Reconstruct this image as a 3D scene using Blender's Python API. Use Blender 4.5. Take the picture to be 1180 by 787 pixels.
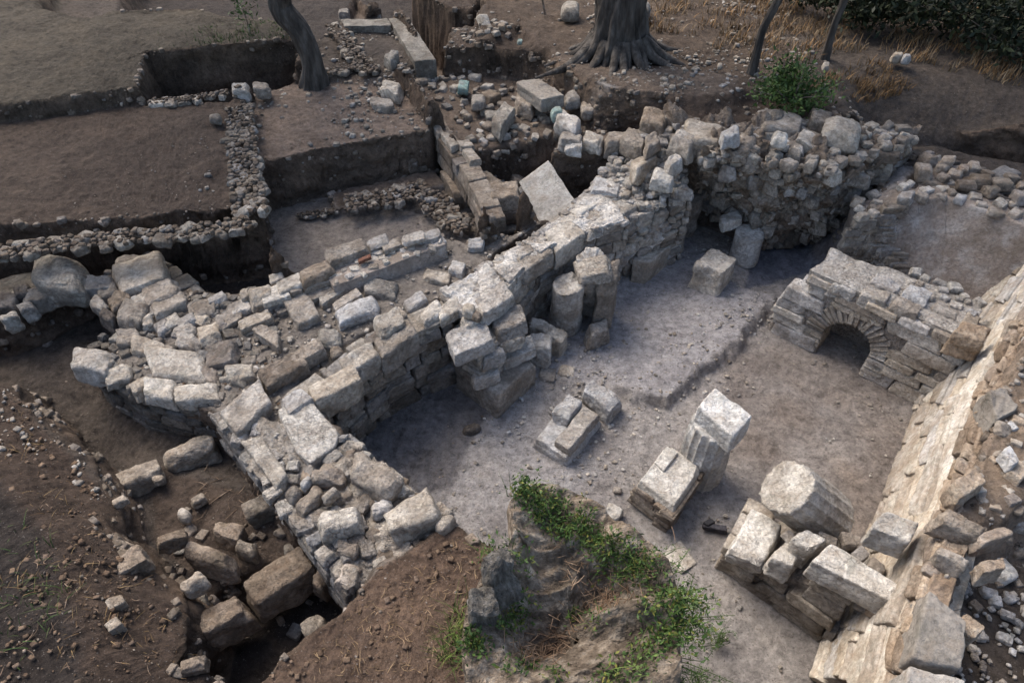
import bpy, math, random
import numpy as np

for o in list(bpy.data.objects): bpy.data.objects.remove(o)
SC = bpy.context.scene
COL = SC.collection
R = math.radians

# ------------------------------------------------------------------ camera, sky, sun, exposure
CH = 6.0; PITCH = R(44); FPX = 787.0
cam = bpy.data.cameras.new('camera'); camo = bpy.data.objects.new('camera', cam); COL.objects.link(camo)
cam.sensor_width = 36; cam.lens = 36*FPX/1180; cam.clip_end = 600; cam.clip_start = .05
camo.location = (0, 0, CH); camo.rotation_euler = (R(90)-PITCH, 0, 0); SC.camera = camo

SUN_AZ = R(-42); SUN_EL = R(50)
w = bpy.data.worlds.new('World'); SC.world = w; w.use_nodes = True
nt = w.node_tree; bg = nt.nodes['Background']; sky = nt.nodes.new('ShaderNodeTexSky')
sky.sky_type = 'NISHITA'; sky.sun_disc = False; sky.sun_elevation = SUN_EL; sky.sun_rotation = SUN_AZ
sky.air_density = 1.0; sky.dust_density = 3.5; sky.ozone_density = 1.0
nt.links.new(sky.outputs[0], bg.inputs[0]); bg.inputs[1].default_value = .15
sl = bpy.data.lights.new('sun', 'SUN'); sl.energy = 1.8; sl.angle = R(38); sl.color = (1, .95, .88)
so = bpy.data.objects.new('sun', sl); COL.objects.link(so)
sd_ = (math.sin(SUN_AZ)*math.cos(SUN_EL), math.cos(SUN_AZ)*math.cos(SUN_EL), math.sin(SUN_EL))
from mathutils import Vector, Matrix
so.rotation_euler = Vector(sd_).to_track_quat('Z', 'Y').to_euler()
SC.view_settings.view_transform = 'Standard'; SC.view_settings.look = 'None'
SC.view_settings.gamma = 1; SC.view_settings.exposure = 1.05; SC.view_settings.use_curve_mapping = False
SC.cycles.max_bounces = 5; SC.cycles.diffuse_bounces = 3

# ------------------------------------------------------------------ numbers
def ray(x, y):
    a = x-590; b = 393.5-y
    return (a, FPX*math.cos(PITCH)+b*math.sin(PITCH), -FPX*math.sin(PITCH)+b*math.cos(PITCH))
def P(x, y, z=0.0):
    d = ray(x, y); t = (z-CH)/d[2]; return np.array((d[0]*t, d[1]*t, z))
def PD(x, y, Y):
    d = ray(x, y); t = Y/d[1]; return np.array((d[0]*t, Y, CH+d[2]*t))

def _h(ix, iy, iz, s):
    n = (ix.astype(np.int64)*374761393 + iy.astype(np.int64)*668265263 + iz.astype(np.int64)*2147483647 + s*1274126177) & 0xffffffff
    n = ((n ^ (n >> 13))*1274126177) & 0xffffffff
    n = ((n ^ (n >> 15))*2246822519) & 0xffffffff
    return ((n ^ (n >> 16)) & 0xffffff)/8388607.5-1
def vnoise(p, s=0):
    f = np.floor(p); t = p-f; t = t*t*(3-2*t); i = f.astype(np.int64)
    x, y, z = i[:, 0], i[:, 1], i[:, 2]; a, b, c = t[:, 0], t[:, 1], t[:, 2]
    r = 0
    for dx in (0, 1):
        for dy in (0, 1):
            for dz in (0, 1):
                r = r+_h(x+dx, y+dy, z+dz, s)*(a if dx else 1-a)*(b if dy else 1-b)*(c if dz else 1-c)
    return r
def fbm(p, oct=4, s=0, rough=.5):
    r = 0; amp = 1; tot = 0
    q = p.copy()
    for k in range(oct):
        r = r+amp*vnoise(q, s+k*17); tot += amp; amp *= rough; q = q*2.03+11.3
    return r/tot

# ------------------------------------------------------------------ meshes and tags
def link(name, V, F, mat, parent=None, tone=None, smooth=True, origin=None, mats=None, midx=None):
    V = np.asarray(V, dtype=np.float64)
    if origin is None: origin = np.zeros(3)
    me = bpy.data.meshes.new(name)
    F = np.asarray(F)
    nv = len(V); nf = len(F); k = F.shape[1]
    me.vertices.add(nv); me.loops.add(nf*k); me.polygons.add(nf)
    me.vertices.foreach_set('co', (V-origin).astype(np.float32).ravel())
    me.loops.foreach_set('vertex_index', F.astype(np.int32).ravel())
    me.polygons.foreach_set('loop_start', np.arange(0, nf*k, k, dtype=np.int32))
    me.polygons.foreach_set('loop_total', np.full(nf, k, dtype=np.int32))
    me.polygons.foreach_set('use_smooth', np.full(nf, smooth, dtype=bool))
    me.materials.append(mat)
    if tone is not None:
        at = me.color_attributes.new('tone', 'FLOAT_COLOR', 'POINT')
        at.data.foreach_set('color', np.asarray(tone, dtype=np.float32).ravel())
    me.update(calc_edges=True)
    o = bpy.data.objects.new(name, me); COL.objects.link(o)
    if parent is not None:
        o.parent = parent; o.location = Vector(origin)-Vector(parent.location)
    else: o.location = origin
    return o
def tag(o, label=None, cat=None, group=None, kind=None):
    if label: o['label'] = label
    if cat: o['category'] = cat
    if group: o['group'] = group
    if kind: o['kind'] = kind
    return o
def empty(name, loc, label, cat, group=None):
    o = bpy.data.objects.new(name, None); COL.objects.link(o); o.location = loc; o.empty_display_size = .1
    return tag(o, label, cat, group)

# unit cube lattice
_L = {}
def lattice(n):
    if n in _L: return _L[n]
    idx = {}; V = []; F = []
    def vid(i, j, k):
        key = (i, j, k)
        if key not in idx: idx[key] = len(V); V.append(key)
        return idx[key]
    for a in range(n):
        for b in range(n):
            F.append((vid(a, b, 0), vid(a, b+1, 0), vid(a+1, b+1, 0), vid(a+1, b, 0)))
            F.append((vid(a, b, n), vid(a+1, b, n), vid(a+1, b+1, n), vid(a, b+1, n)))
            F.append((vid(a, 0, b), vid(a+1, 0, b), vid(a+1, 0, b+1), vid(a, 0, b+1)))
            F.append((vid(a, n, b), vid(a, n, b+1), vid(a+1, n, b+1), vid(a+1, n, b)))
            F.append((vid(0, a, b), vid(0, a, b+1), vid(0, a+1, b+1), vid(0, a+1, b)))
            F.append((vid(n, a, b), vid(n, a+1, b), vid(n, a+1, b+1), vid(n, a, b+1)))
    V = np.array(V, float)/n*2-1
    V = np.sin(V*math.pi/2)*.45+V*.55
    _L[n] = (V, np.array(F)); return _L[n]

def rock(half, seed, rnd=.25, cuts=4, rough=.06, n=8, cutd=(.72, .95), irr=.15, fine=.006):
    """a stone filling the box of half sizes `half`; rnd: edge rounding as a share of the least half size"""
    V0, F = lattice(n); rg = np.random.default_rng(seed)
    h = np.array(half, float); p = V0*h; m = h.min()
    r = max(rnd*m, 1e-4)
    q = np.clip(p, -(h-r), h-r); d = p-q; ln = np.linalg.norm(d, axis=1, keepdims=True)
    p = q+d/np.maximum(ln, 1e-9)*r
    # hand-broken shape: top narrower than the foot, sides out of true
    tz = (p[:, 2:3]/h[2]+1)/2; p[:, :2] = p[:, :2]*(1-tz*irr*rg.uniform(.3, 1.0, 2))+h[:2]*irr*.5*rg.normal(size=2)*tz*.6
    p[:, 2] += irr*h[2]*(rg.normal()*p[:, 0]/h[0]+rg.normal()*p[:, 1]/h[1])*.35*(tz[:, 0])
    for c in range(cuts):
        nn = rg.normal(size=3)
        if cuts: nn[rg.integers(3)] *= .25
        nn /= np.linalg.norm(nn); sup = np.abs(nn*h).sum()
        dd = sup*rg.uniform(*cutd)*(.93 if rnd > .5 else 1)
        ex = np.maximum(0, p@nn-dd); p = p-ex[:, None]*nn*.93
    if rough:
        s = h.mean(); off = rg.uniform(0, 90, 3)
        nr = p/np.maximum(np.linalg.norm(p/h, axis=1, keepdims=True), 1e-6)/h**2; nr /= np.linalg.norm(nr, axis=1, keepdims=True)+1e-9
        f = fbm(p/s*1.1+off, 2, 3)*.9
        p = p+nr*(f*rough*m*1.6)[:, None]
        if n > 6: p = p+nr*((fbm(p/.11+off, 4, 7, .65)-.35*np.abs(fbm(p/.05+off, 2, 4)))*min(fine*2.4, m*.3))[:, None]
    return p, F
TONES = [(.92, .9, .88), (1, .97, .92), (1.08, 1.06, 1.02), (.8, .76, .72), (.98, .92, .84), (.88, .89, .92), (.7, .66, .62)]
class MB:
    def __init__(s): s.V = []; s.F = []; s.T = []; s.n = 0
    def add(s, V, F, tone=(1, 1, 1)):
        s.V.append(V); s.F.append(F+s.n); s.n += len(V)
        t = np.asarray(tone, float)
        if t.ndim == 1: t = np.tile(np.append(t[:3], 1), (len(V), 1))
        s.T.append(t)
    def build(s, name, mat, parent=None, origin=None, smooth=True):
        return link(name, np.concatenate(s.V), np.concatenate(s.F), mat, parent, np.concatenate(s.T), smooth, origin)
def rtone(rg, lo=.78, hi=1.1):
    t = np.array(TONES[rg.integers(len(TONES))])*rg.uniform(lo, hi); return t
def warp(V, half, quad, z0, z1):
    """box coordinates onto a world quad (4 xy[z] corners, in order) between z0 and z1"""
    u = (V[:, 0]/half[0]+1)/2; v = (V[:, 1]/half[1]+1)/2; wz = (V[:, 2]/half[2]+1)/2
    A, B, C_, D = [np.array(q, float)[:2] for q in quad]
    xy = (1-u)[:, None]*(1-v)[:, None]*A+u[:, None]*(1-v)[:, None]*B+u[:, None]*v[:, None]*C_+(1-u)[:, None]*v[:, None]*D
    return np.column_stack([xy, z0+(z1-z0)*wz])
def qrock(quad, z0, z1, seed, **k):
    A, B, C_, D = [np.array(q, float)[:2] for q in quad]
    hx = (np.linalg.norm(B-A)+np.linalg.norm(C_-D))/4; hy = (np.linalg.norm(D-A)+np.linalg.norm(C_-B))/4
    half = (hx, hy, (z1-z0)/2)
    V, F = rock(half, seed, **k); W = warp(V, half, quad, z0, z1)
    if ((B-A)[0]*(D-A)[1]-(B-A)[1]*(D-A)[0]) < 0: F = F[:, ::-1]
    return W, F
def smooth01(t): t = np.clip(t, 0, 1); return t*t*(3-2*t)
def rotz(V, a):
    c, s = math.cos(a), math.sin(a); return np.column_stack([V[:, 0]*c-V[:, 1]*s, V[:, 0]*s+V[:, 1]*c, V[:, 2]])

# ------------------------------------------------------------------ materials
def nodes(name):
    m = bpy.data.materials.new(name); m.use_nodes = True; t = m.node_tree
    b = t.nodes['Principled BSDF']; b.inputs['Roughness'].default_value = .95
    b.inputs['Specular IOR Level'].default_value = .15
    return m, t, b
def N(t, kind, **k):
    n = t.nodes.new(kind)
    for a, v in k.items():
        if a.startswith('i_'):
            nm = a[2:]; nm = int(nm) if nm.isdigit() else nm.replace('_', ' ')
            n.inputs[nm].default_value = v
        else: setattr(n, a, v)
    return n
def mix(t, fac, a, b, mode='MIX'):
    n = t.nodes.new('ShaderNodeMix'); n.data_type = 'RGBA'; n.blend_type = mode
    for s, v in ((0, fac), (6, a), (7, b)):
        if hasattr(v, 'links'): t.links.new(v, n.inputs[s])
        elif s == 0: n.inputs[s].default_value = v
        else: n.inputs[s].default_value = (*v, 1) if len(v) == 3 else v
    return n.outputs[2]
def noise(t, vec, scale, detail=4, rough=.55, dist=0):
    n = N(t, 'ShaderNodeTexNoise', i_Scale=scale, i_Detail=detail, i_Roughness=rough, i_Distortion=dist); t.links.new(vec, n.inputs['Vector']); return n.outputs['Fac']
def ramp(t, fac, stops):
    n = t.nodes.new('ShaderNodeValToRGB'); t.links.new(fac, n.inputs[0]); e = n.color_ramp.elements
    while len(e) < len(stops): e.new(.5)
    for i, (p, c) in enumerate(stops): e[i].position = p; e[i].color = (*c, 1) if len(c) == 3 else c
    return n.outputs[0]
def g3(v): return (v, v, v)
def bumps(t, b, layers):
    prev = None
    for h, st, di in layers:
        n = N(t, 'ShaderNodeBump', i_Strength=st, i_Distance=di); t.links.new(h, n.inputs['Height'])
        if prev is not None: t.links.new(prev, n.inputs['Normal'])
        prev = n.outputs[0]
    t.links.new(prev, b.inputs['Normal'])
def coords(t, rand=True):
    tc = N(t, 'ShaderNodeTexCoord').outputs['Object']
    if not rand: return tc
    oi = N(t, 'ShaderNodeObjectInfo'); m = N(t, 'ShaderNodeVectorMath', operation='MULTIPLY_ADD')
    m.inputs[1].default_value = (1, 1, 1); t.links.new(tc, m.inputs[0])
    s = N(t, 'ShaderNodeMath', operation='MULTIPLY', i_1=37.0); t.links.new(oi.outputs['Random'], s.inputs[0]); t.links.new(s.outputs[0], m.inputs[2])
    return m.outputs[0]
def stone_mat(name, lo, mid, hi, dirt, dirt_amt=.5, pit=1.0):
    m, t, b = nodes(name); v = coords(t)
    a = noise(t, v, 3.2, 6, .62); c = ramp(t, a, [(.33, lo), (.5, mid), (.64, hi)])
    f = noise(t, v, 26, 5, .65); c = mix(t, .8, c, ramp(t, f, [(.3, g3(.5)), (.52, g3(1.0)), (.75, g3(1.3))]), 'MULTIPLY')
    # soil dusting in patches, black lichen specks
    d = noise(t, v, 6.5, 8, .7, .6); c = mix(t, ramp(t, d, [(.5-.12*dirt_amt, g3(0)), (.72, g3(.85))]), c, dirt)
    li = noise(t, v, 4.3, 9, .72, 1.0); c = mix(t, ramp(t, li, [(.55, g3(0)), (.66, g3(.6))]), c, (mid[0]*.5, mid[1]*.52, mid[2]*.5)); lj = noise(t, v, 7.7, 8, .7, .8); c = mix(t, ramp(t, lj, [(.58, g3(0)), (.68, g3(.55))]), c, (hi[0]*1.1, hi[1]*1.08, hi[2]*1.02))
    sp = noise(t, v, 60, 3, .7); c = mix(t, ramp(t, sp, [(.62, g3(0)), (.72, g3(.6))]), c, tuple(x*.35 for x in mid))
    wv = N(t, 'ShaderNodeVectorMath', operation='MULTIPLY_ADD'); wn = N(t, 'ShaderNodeTexNoise', i_Scale=6.0, i_Detail=4.0); t.links.new(v, wn.inputs['Vector']); t.links.new(wn.outputs['Color'], wv.inputs[0]); wv.inputs[1].default_value = (.16, .16, .16); t.links.new(v, wv.inputs[2])
    cr = N(t, 'ShaderNodeTexVoronoi', feature='DISTANCE_TO_EDGE', i_Scale=5.5); t.links.new(wv.outputs[0], cr.inputs['Vector'])
    crk = ramp(t, cr.outputs['Distance'], [(0, g3(0)), (.022, g3(1))]); msk = ramp(t, noise(t, v, 2.2, 3, .5), [(.54, g3(0)), (.66, g3(1))])
    crack = mix(t, msk, (1, 1, 1), crk); c = mix(t, .45, c, crack, 'MULTIPLY')
    at = N(t, 'ShaderNodeAttribute', attribute_name='tone'); c = mix(t, 1.0, c, at.outputs['Color'], 'MULTIPLY')
    t.links.new(c, b.inputs['Base Color'])
    pitn = ramp(t, noise(t, v, 38, 4, .6), [(.35, g3(0)), (.5, g3(1))])
    bumps(t, b, [(noise(t, v, 9, 6, .65), 1.0*pit, .06), (crack, .5, .012), (pitn, .7*pit, .016), (noise(t, v, 80, 5, .75), .9, .01)])
    return m
M = {}
M['lime'] = stone_mat('limestone', (.3, .265, .225), (.45, .41, .36), (.6, .56, .505), (.22, .18, .14), .5)
M['white'] = stone_mat('white_marble', (.36, .335, .3), (.56, .535, .495), (.68, .655, .615), (.3, .25, .2), .5, 1.0)
M['grey'] = stone_mat('grey_stone', (.18, .165, .145), (.29, .27, .24), (.42, .39, .35), (.14, .11, .09), .45)
M['dark'] = stone_mat('dark_stone', (.085, .075, .065), (.15, .13, .115), (.24, .215, .19), (.08, .062, .05), .6)
M['brown'] = stone_mat('brown_stone', (.17, .142, .115), (.28, .24, .2), (.41, .36, .31), (.16, .12, .09), .5)
M['slab'] = stone_mat('smooth_slab_stone', (.26, .245, .22), (.34, .32, .29), (.4, .38, .345), (.25, .21, .17), .15, .45)
M['teal'] = stone_mat('greenish_stone', (.12, .2, .19), (.2, .3, .29), (.33, .4, .38), (.2, .18, .15), .3)
M['mortar'] = stone_mat('earth_mortar', (.12, .095, .075), (.19, .155, .125), (.28, .24, .2), (.11, .083, .062), .6, 1.3)
M['palemortar'] = stone_mat('pale_lime_mortar', (.32, .29, .26), (.47, .44, .4), (.62, .59, .55), (.24, .2, .165), .4, 1.5)
M['plaster'] = stone_mat('old_wall_plaster', (.22, .18, .145), (.3, .25, .21), (.38, .345, .31), (.2, .155, .12), .35, .5)
M['orange'] = stone_mat('ochre_stone', (.26, .2, .15), (.39, .315, .245), (.53, .465, .39), (.25, .185, .13), .5)
M['rust'] = stone_mat('red_clay_tile', (.2, .09, .06), (.28, .14, .1), (.35, .22, .17), (.2, .12, .08), .3)

def soil_mat():
    m, t, b = nodes('soil'); v = N(t, 'ShaderNodeNewGeometry').outputs['Position']
    at = N(t, 'ShaderNodeAttribute', attribute_name='tone'); c = at.outputs['Color']
    c = mix(t, .75, c, ramp(t, noise(t, v, 1.6, 7, .62, .4), [(.3, (.62, .6, .6)), (.5, g3(1)), (.7, (1.32, 1.28, 1.22))]), 'MULTIPLY')
    c = mix(t, 1.0, c, ramp(t, noise(t, v, 11, 9, .78), [(.32, g3(.45)), (.5, g3(1)), (.7, g3(1.55))]), 'MULTIPLY')
    # pale grit
    g = noise(t, v, 70, 3, .6); k = ramp(t, g, [(.64, g3(0)), (.72, g3(.55))]); c = mix(t, k, c, (.42, .38, .34))
    g = noise(t, v, 48, 3, .6); k = ramp(t, g, [(.3, g3(.6)), (.4, g3(0))]); c = mix(t, k, c, (.04, .03, .025))
    t.links.new(c, b.inputs['Base Color'])
    bumps(t, b, [(noise(t, v, 5, 9, .72), 1.0, .12), (noise(t, v, 28, 7, .75), 1.0, .035), (noise(t, v, 130, 4, .7), .7, .006)])
    return m
M['soil'] = soil_mat()
def simple_mat(name, cols, scale=8, rough=.8, bump=.5, trans=0, bs=30, aniso=None):
    m, t, b = nodes(name); v = coords(t)
    if aniso:
        mp = N(t, 'ShaderNodeMapping'); mp.inputs['Scale'].default_value = aniso; t.links.new(v, mp.inputs[0]); v = mp.outputs[0]
    c = ramp(t, noise(t, v, scale, 6, .65), [(.3, cols[0]), (.5, cols[1]), (.7, cols[2])])
    at = N(t, 'ShaderNodeAttribute', attribute_name='tone'); c = mix(t, 1.0, c, at.outputs['Color'], 'MULTIPLY')
    t.links.new(c, b.inputs['Base Color']); b.inputs['Roughness'].default_value = rough
    bumps(t, b, [(noise(t, v, bs, 6, .65), bump, .02), (noise(t, v, bs*.3, 4, .6), bump, .05)])
    return m
M['bark'] = simple_mat('olive_bark', [(.025, .021, .018), (.065, .056, .048), (.13, .115, .1)], 9, .9, 1, bs=26, aniso=(1, 1, .25))
M['stumpwood'] = simple_mat('weathered_stump_wood', [(.05, .038, .028), (.16, .128, .1), (.36, .31, .255)], 9, .9, 1.0, bs=34, aniso=(1, 1.5, .8))
M['cutwood'] = simple_mat('grey_dead_wood', [(.05, .044, .038), (.13, .118, .102), (.24, .22, .195)], 5, .9, 1.0, bs=22, aniso=(5, 5, .4))
M['clod'] = simple_mat('soil_clod', [(.07, .048, .034), (.12, .085, .06), (.18, .13, .095)], 9, 1, .6)
M['leaf'] = simple_mat('weed_leaf', [(.025, .045, .014), (.055, .09, .028), (.12, .155, .06)], 6, .6, .1)
M['oliveleaf'] = simple_mat('olive_leaf', [(.007, .011, .006), (.017, .022, .012), (.04, .047, .03)], 6, .6, .1)
M['dry'] = simple_mat('dry_straw', [(.12, .085, .05), (.22, .165, .105), (.36, .29, .2)], 6, .9, .1)
M['twig'] = simple_mat('twig', [(.09, .065, .05), (.17, .13, .1), (.33, .28, .23)], 9, .9, .2)
# ------------------------------------------------------------------ terrain: levels dug one into another
GX0, GX1, GY0, GY1, GS = -16.0, 16.0, .3, 24.0, .02
gx = np.arange(GX0, GX1, GS); gy = np.arange(GY0, GY1, GS)
XX, YY = np.meshgrid(gx, gy); HG = np.full(XX.shape, 1.55); CG = np.zeros(XX.shape+(3,))
pl = np.column_stack([XX.ravel(), YY.ravel(), np.zeros(XX.size)])
WOB = (fbm(pl*2.2, 3, 5)*.07).reshape(XX.shape); WOB2 = (fbm(pl*8.0, 2, 9)*.03).reshape(XX.shape)
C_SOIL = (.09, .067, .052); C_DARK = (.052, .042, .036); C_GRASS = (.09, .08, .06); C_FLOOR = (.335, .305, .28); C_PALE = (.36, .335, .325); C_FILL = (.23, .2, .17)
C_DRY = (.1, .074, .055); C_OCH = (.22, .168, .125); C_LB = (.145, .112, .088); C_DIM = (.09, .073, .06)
CG[:] = C_SOIL
def sdf(poly, x, y):
    d2 = np.full(x.shape, 1e9); ins = np.zeros(x.shape, bool); n = len(poly)
    for i in range(n):
        ax, ay = poly[i]; bx, by = poly[(i+1) % n]; ex, ey = bx-ax, by-ay
        px, py = x-ax, y-ay; t = np.clip((px*ex+py*ey)/(ex*ex+ey*ey+1e-12), 0, 1)
        d2 = np.minimum(d2, (px-t*ex)**2+(py-t*ey)**2)
        if ay != by: ins ^= ((ay > y) != (by > y)) & (x < (bx-ax)*(y-ay)/(by-ay)+ax)
    d = np.sqrt(d2); return np.where(ins, d, -d)
def dig(pts, z, col=None, wd=.1, wob=1.0, hz=None, side=None, grow=0, paint=None):
    """set the ground inside a polygon of (pixel x, pixel y, level) corners to level z; wd: width of the bank"""
    poly = [tuple(P(px, py, (p[0] if p else z))[:2]) for px, py, *p in pts]
    a = np.array(poly); m = wd+.3
    i0, i1 = np.searchsorted(gx, [a[:, 0].min()-m, a[:, 0].max()+m]); j0, j1 = np.searchsorted(gy, [a[:, 1].min()-m, a[:, 1].max()+m])
    s = (slice(j0, j1), slice(i0, i1)); x, y = XX[s], YY[s]
    d = sdf(poly, x, y)+(WOB[s]+WOB2[s])*wob*(1 if wd >= .1 else .6)+grow
    if paint:
        kc = (smooth01((d+paint)/(2*paint))*np.clip(.75+3*WOB[s]/.07*.25, 0, 1))[..., None]; CG[s] = CG[s]*(1-kc)+np.array(col)*kc; return
    k = smooth01((d+wd)/wd) if side != 'in' else smooth01(d/wd)
    zz = z if hz is None else hz(x, y)
    HG[s] = HG[s]*(1-k)+zz*k
    if col is not None:
        kc = smooth01((d+.03)/.06)[..., None]; CG[s] = CG[s]*(1-kc)+np.array(col)*kc
# plateaus first
dig([(-900, -60), (-900, 180), (0, 143), (95, 130), (172, 119), (205, 118), (345, 30), (430, -30), (300, -190), (-700, -190)], 1.62, (.083, .069, .052), .06, .4)      # grassed ground
dig([(-800, 170), (0, 143), (172, 119), (285, 112), (300, 252), (0, 290), (-600, 370)], 1.38, C_SOIL, .07, .5)                                        # dug soil square
dig([(283, 108), (350, 96), (440, 92), (470, 110), (495, 152), (395, 172), (290, 196)], 1.24, (.21, .16, .125), .07, .6)                                               # trodden soil terrace
dig([(360, 30), (445, 20), (500, 72), (460, 92), (365, 86)], 1.3, C_DIM, .1)
# upper left trenches
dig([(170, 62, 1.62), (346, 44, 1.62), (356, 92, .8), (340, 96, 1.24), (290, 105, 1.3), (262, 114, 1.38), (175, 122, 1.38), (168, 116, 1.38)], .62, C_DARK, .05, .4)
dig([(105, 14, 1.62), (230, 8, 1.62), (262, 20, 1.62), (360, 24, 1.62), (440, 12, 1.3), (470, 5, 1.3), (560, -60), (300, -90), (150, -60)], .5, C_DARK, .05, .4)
dig([(60, 6, 1.6), (105, 16, 1.6), (150, -40), (60, -40)], 1.1, C_DIM, .3)
# far corridor and its pocket
dig([(470, 20, 1.42), (503, 70, 1.42), (535, 97, .3), (575, 97, .3), (602, 84, .3), (558, 76, .3), (532, 30, 1.6), (521, 10, 1.6), (440, -30, 1.6), (400, -60, 1.6), (380, -20, 1.6)], .25, C_LB, .08, .5)
dig([(512, 26, 1.55), (590, 20, 1.55), (600, 40, 1.55), (555, 42, 1.55), (560, 86, .45), (530, 80, .45)], .45, C_DIM, .09)
dig([(520, 14, 1.6), (592, 10, 1.6), (596, 24, 1.6), (520, 28, 1.6)], 1.3, C_DIM, .1)
# small room and trench left of it
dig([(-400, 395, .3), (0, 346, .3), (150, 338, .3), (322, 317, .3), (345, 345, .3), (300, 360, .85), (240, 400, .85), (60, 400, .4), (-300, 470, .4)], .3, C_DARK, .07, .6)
dig([(306, 246, .5), (380, 226, .5), (436, 215, .5), (502, 205, .5), (508, 190, .55), (545, 238, .5), (600, 300, .5), (430, 330, .5), (340, 352, .5), (324, 318, .5)], .5, (.25, .215, .185), .08, .6)
dig([(385, 226, .55), (500, 203, .55), (512, 218, .55), (400, 243, .55), (388, 243, .55)], .62, C_LB, .08)
# court on the left and its run to the bottom
dig([(-300, 440, .4), (60, 352, .4), (130, 372, .4), (210, 440, .4), (300, 480, .4), (420, 690, .4), (432, 720, .4), (400, 760, .9), (300, 850, .9), (250, 850, .9), (232, 765, .9), (196, 690, .95), (112, 565, .95), (0, 443, 1.0), (-120, 380, 1.0), (-300, 420, 1)], .4, C_DIM, .22)
dig([(-300, 432, 1.0), (0, 441, 1.0), (40, 490, 1.0), (112, 563, 1.0), (196, 690, 1.0), (232, 765, 1.0), (250, 860, 1), (-300, 900, 1)], 1.02, (.078, .056, .043), .3)
dig([(-300, 520, 1.2), (0, 560, 1.2), (70, 650, 1.2), (110, 800, 1.2), (-300, 800, 1.2)], 1.3, C_DARK, .5)  # dim lower left corner painted into the soil colour
dig([(170, 540, .5), (290, 570, .5), (390, 640, .5), (420, 700, .5), (300, 740, .6), (180, 620, .6)], .52, C_SOIL, .3)
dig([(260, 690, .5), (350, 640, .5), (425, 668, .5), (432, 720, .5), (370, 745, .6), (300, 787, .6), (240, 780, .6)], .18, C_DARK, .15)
# terrace behind the ashlar wall
dig([(470, 95), (520, 88), (590, 92), (650, 100), (700, 118), (735, 130), (760, 160), (640, 215), (560, 205), (540, 190)], 1.08, C_LB, .12)
dig([(540, 185, 1.0), (640, 168, 1.0), (650, 210, .5), (745, 190, .5), (748, 215, .5), (680, 260, .5), (600, 290, .5), (545, 240, .5)], .5, C_DIM, .14)
dig([(640, 178, 1.2), (738, 176, 1.2), (745, 160, 1.2), (650, 150, 1.2)], 1.22, C_LB, .08)
dig([(672, 132, 1.22), (722, 128, 1.22), (738, 152, 1.0), (676, 154, 1.0)], .95, C_FLOOR, .05)
dig([(722, 128, 1.0), (770, 118, 1.0), (860, 122, 1.0), (900, 126, 1.0), (770, 140, 1.0), (735, 150, 1.0)], 1.1, C_DIM, .2)
# raised ground with the olive
dig([(556, 44), (600, 28), (640, 60), (672, 86), (700, 96), (745, 106), (800, 108), (880, 105), (960, 128), (1062, 168), (1110, 190), (1400, 240), (1700, -150), (560, -150)], 1.68, C_DRY, .2)
dig([(640, 62), (700, 98), (760, 108), (840, 112), (850, 90), (760, 80), (700, 74)], 1.72, C_LB, .3)
# the fill between the two long walls
dig([(100, 330), (150, 308), (205, 335), (300, 340), (350, 318), (480, 268), (560, 282), (660, 240), (760, 170), (790, 190), (720, 245), (600, 315), (515, 362), (400, 432), (380, 445), (400, 500), (520, 604), (420, 690), (330, 590), (255, 480), (200, 455), (100, 410), (190, 395)], .95, C_FILL, .05, .5)
dig([(-200, 360), (0, 330), (60, 315), (90, 318), (95, 330), (0, 372), (-200, 400)], .82, C_DIM, .1)
dig([(1055, 158), (1110, 178), (1400, 230), (1400, 262), (1180, 215), (1066, 186)], 1.45, C_DIM, .6)
# the large room
dig([(395, 500), (520, 430), (585, 368), (650, 320), (745, 290), (795, 262), (880, 295), (950, 290), (985, 262), (1030, 235), (1150, 270), (1230, 300), (1230, 400), (1160, 560), (1150, 640), (1080, 860), (830, 860), (795, 830, 1.1), (770, 760, 1.1), (700, 705, 1.1), (600, 680, 1.1), (575, 648, 1.1), (518, 616, 1.1)], 0.0, C_FLOOR, .06, .6, grow=.16)
dig([(900, 380), (1040, 440), (1100, 560), (960, 760), (880, 640), (860, 540), (800, 520), (820, 420)], 0, (.24, .2, .17), paint=.4)
dig([(480, 500), (620, 470), (700, 520), (640, 640), (520, 600)], 0, (.36, .335, .32), paint=.3)
dig([(985, 262, 0), (1042, 232, .3), (1085, 205, 1.1), (1052, 172, 1.5), (1010, 205, .6)], .75, C_DIM, .6)
dig([(1000, 330, .4), (1100, 345, .4), (1230, 400, .4), (1230, 300, .4), (1060, 250, .4), (990, 300, .4)], .15, C_DIM, .2)
_pe = P(770, 462, .1); _q = P(850, 385, .1)-_pe; _pn = (_q[1]/np.hypot(*_q[:2]), -_q[0]/np.hypot(*_q[:2]))
dig([(600, 410, .1), (660, 340, .1), (720, 288, .1), (800, 262, .1), (830, 320, .1), (888, 345, .1), (848, 392, .1), (770, 462, .1), (745, 455, .1)], .13, C_PALE, .15, 1.8, hz=lambda x, y: .13*smooth01(1-np.abs((x-_pe[0])*_pn[0]+(y-_pe[1])*_pn[1])/1.5))
dig([(870, 262, 0), (1000, 250, 0), (950, 310, 0), (860, 330, 0)], -.04, (.17, .17, .19), .2)
dig([(400, 505, 0), (515, 436, 0), (560, 472, 0), (520, 560, 0), (480, 570, 0)], -.02, (.2, .185, .18), .4)
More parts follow.
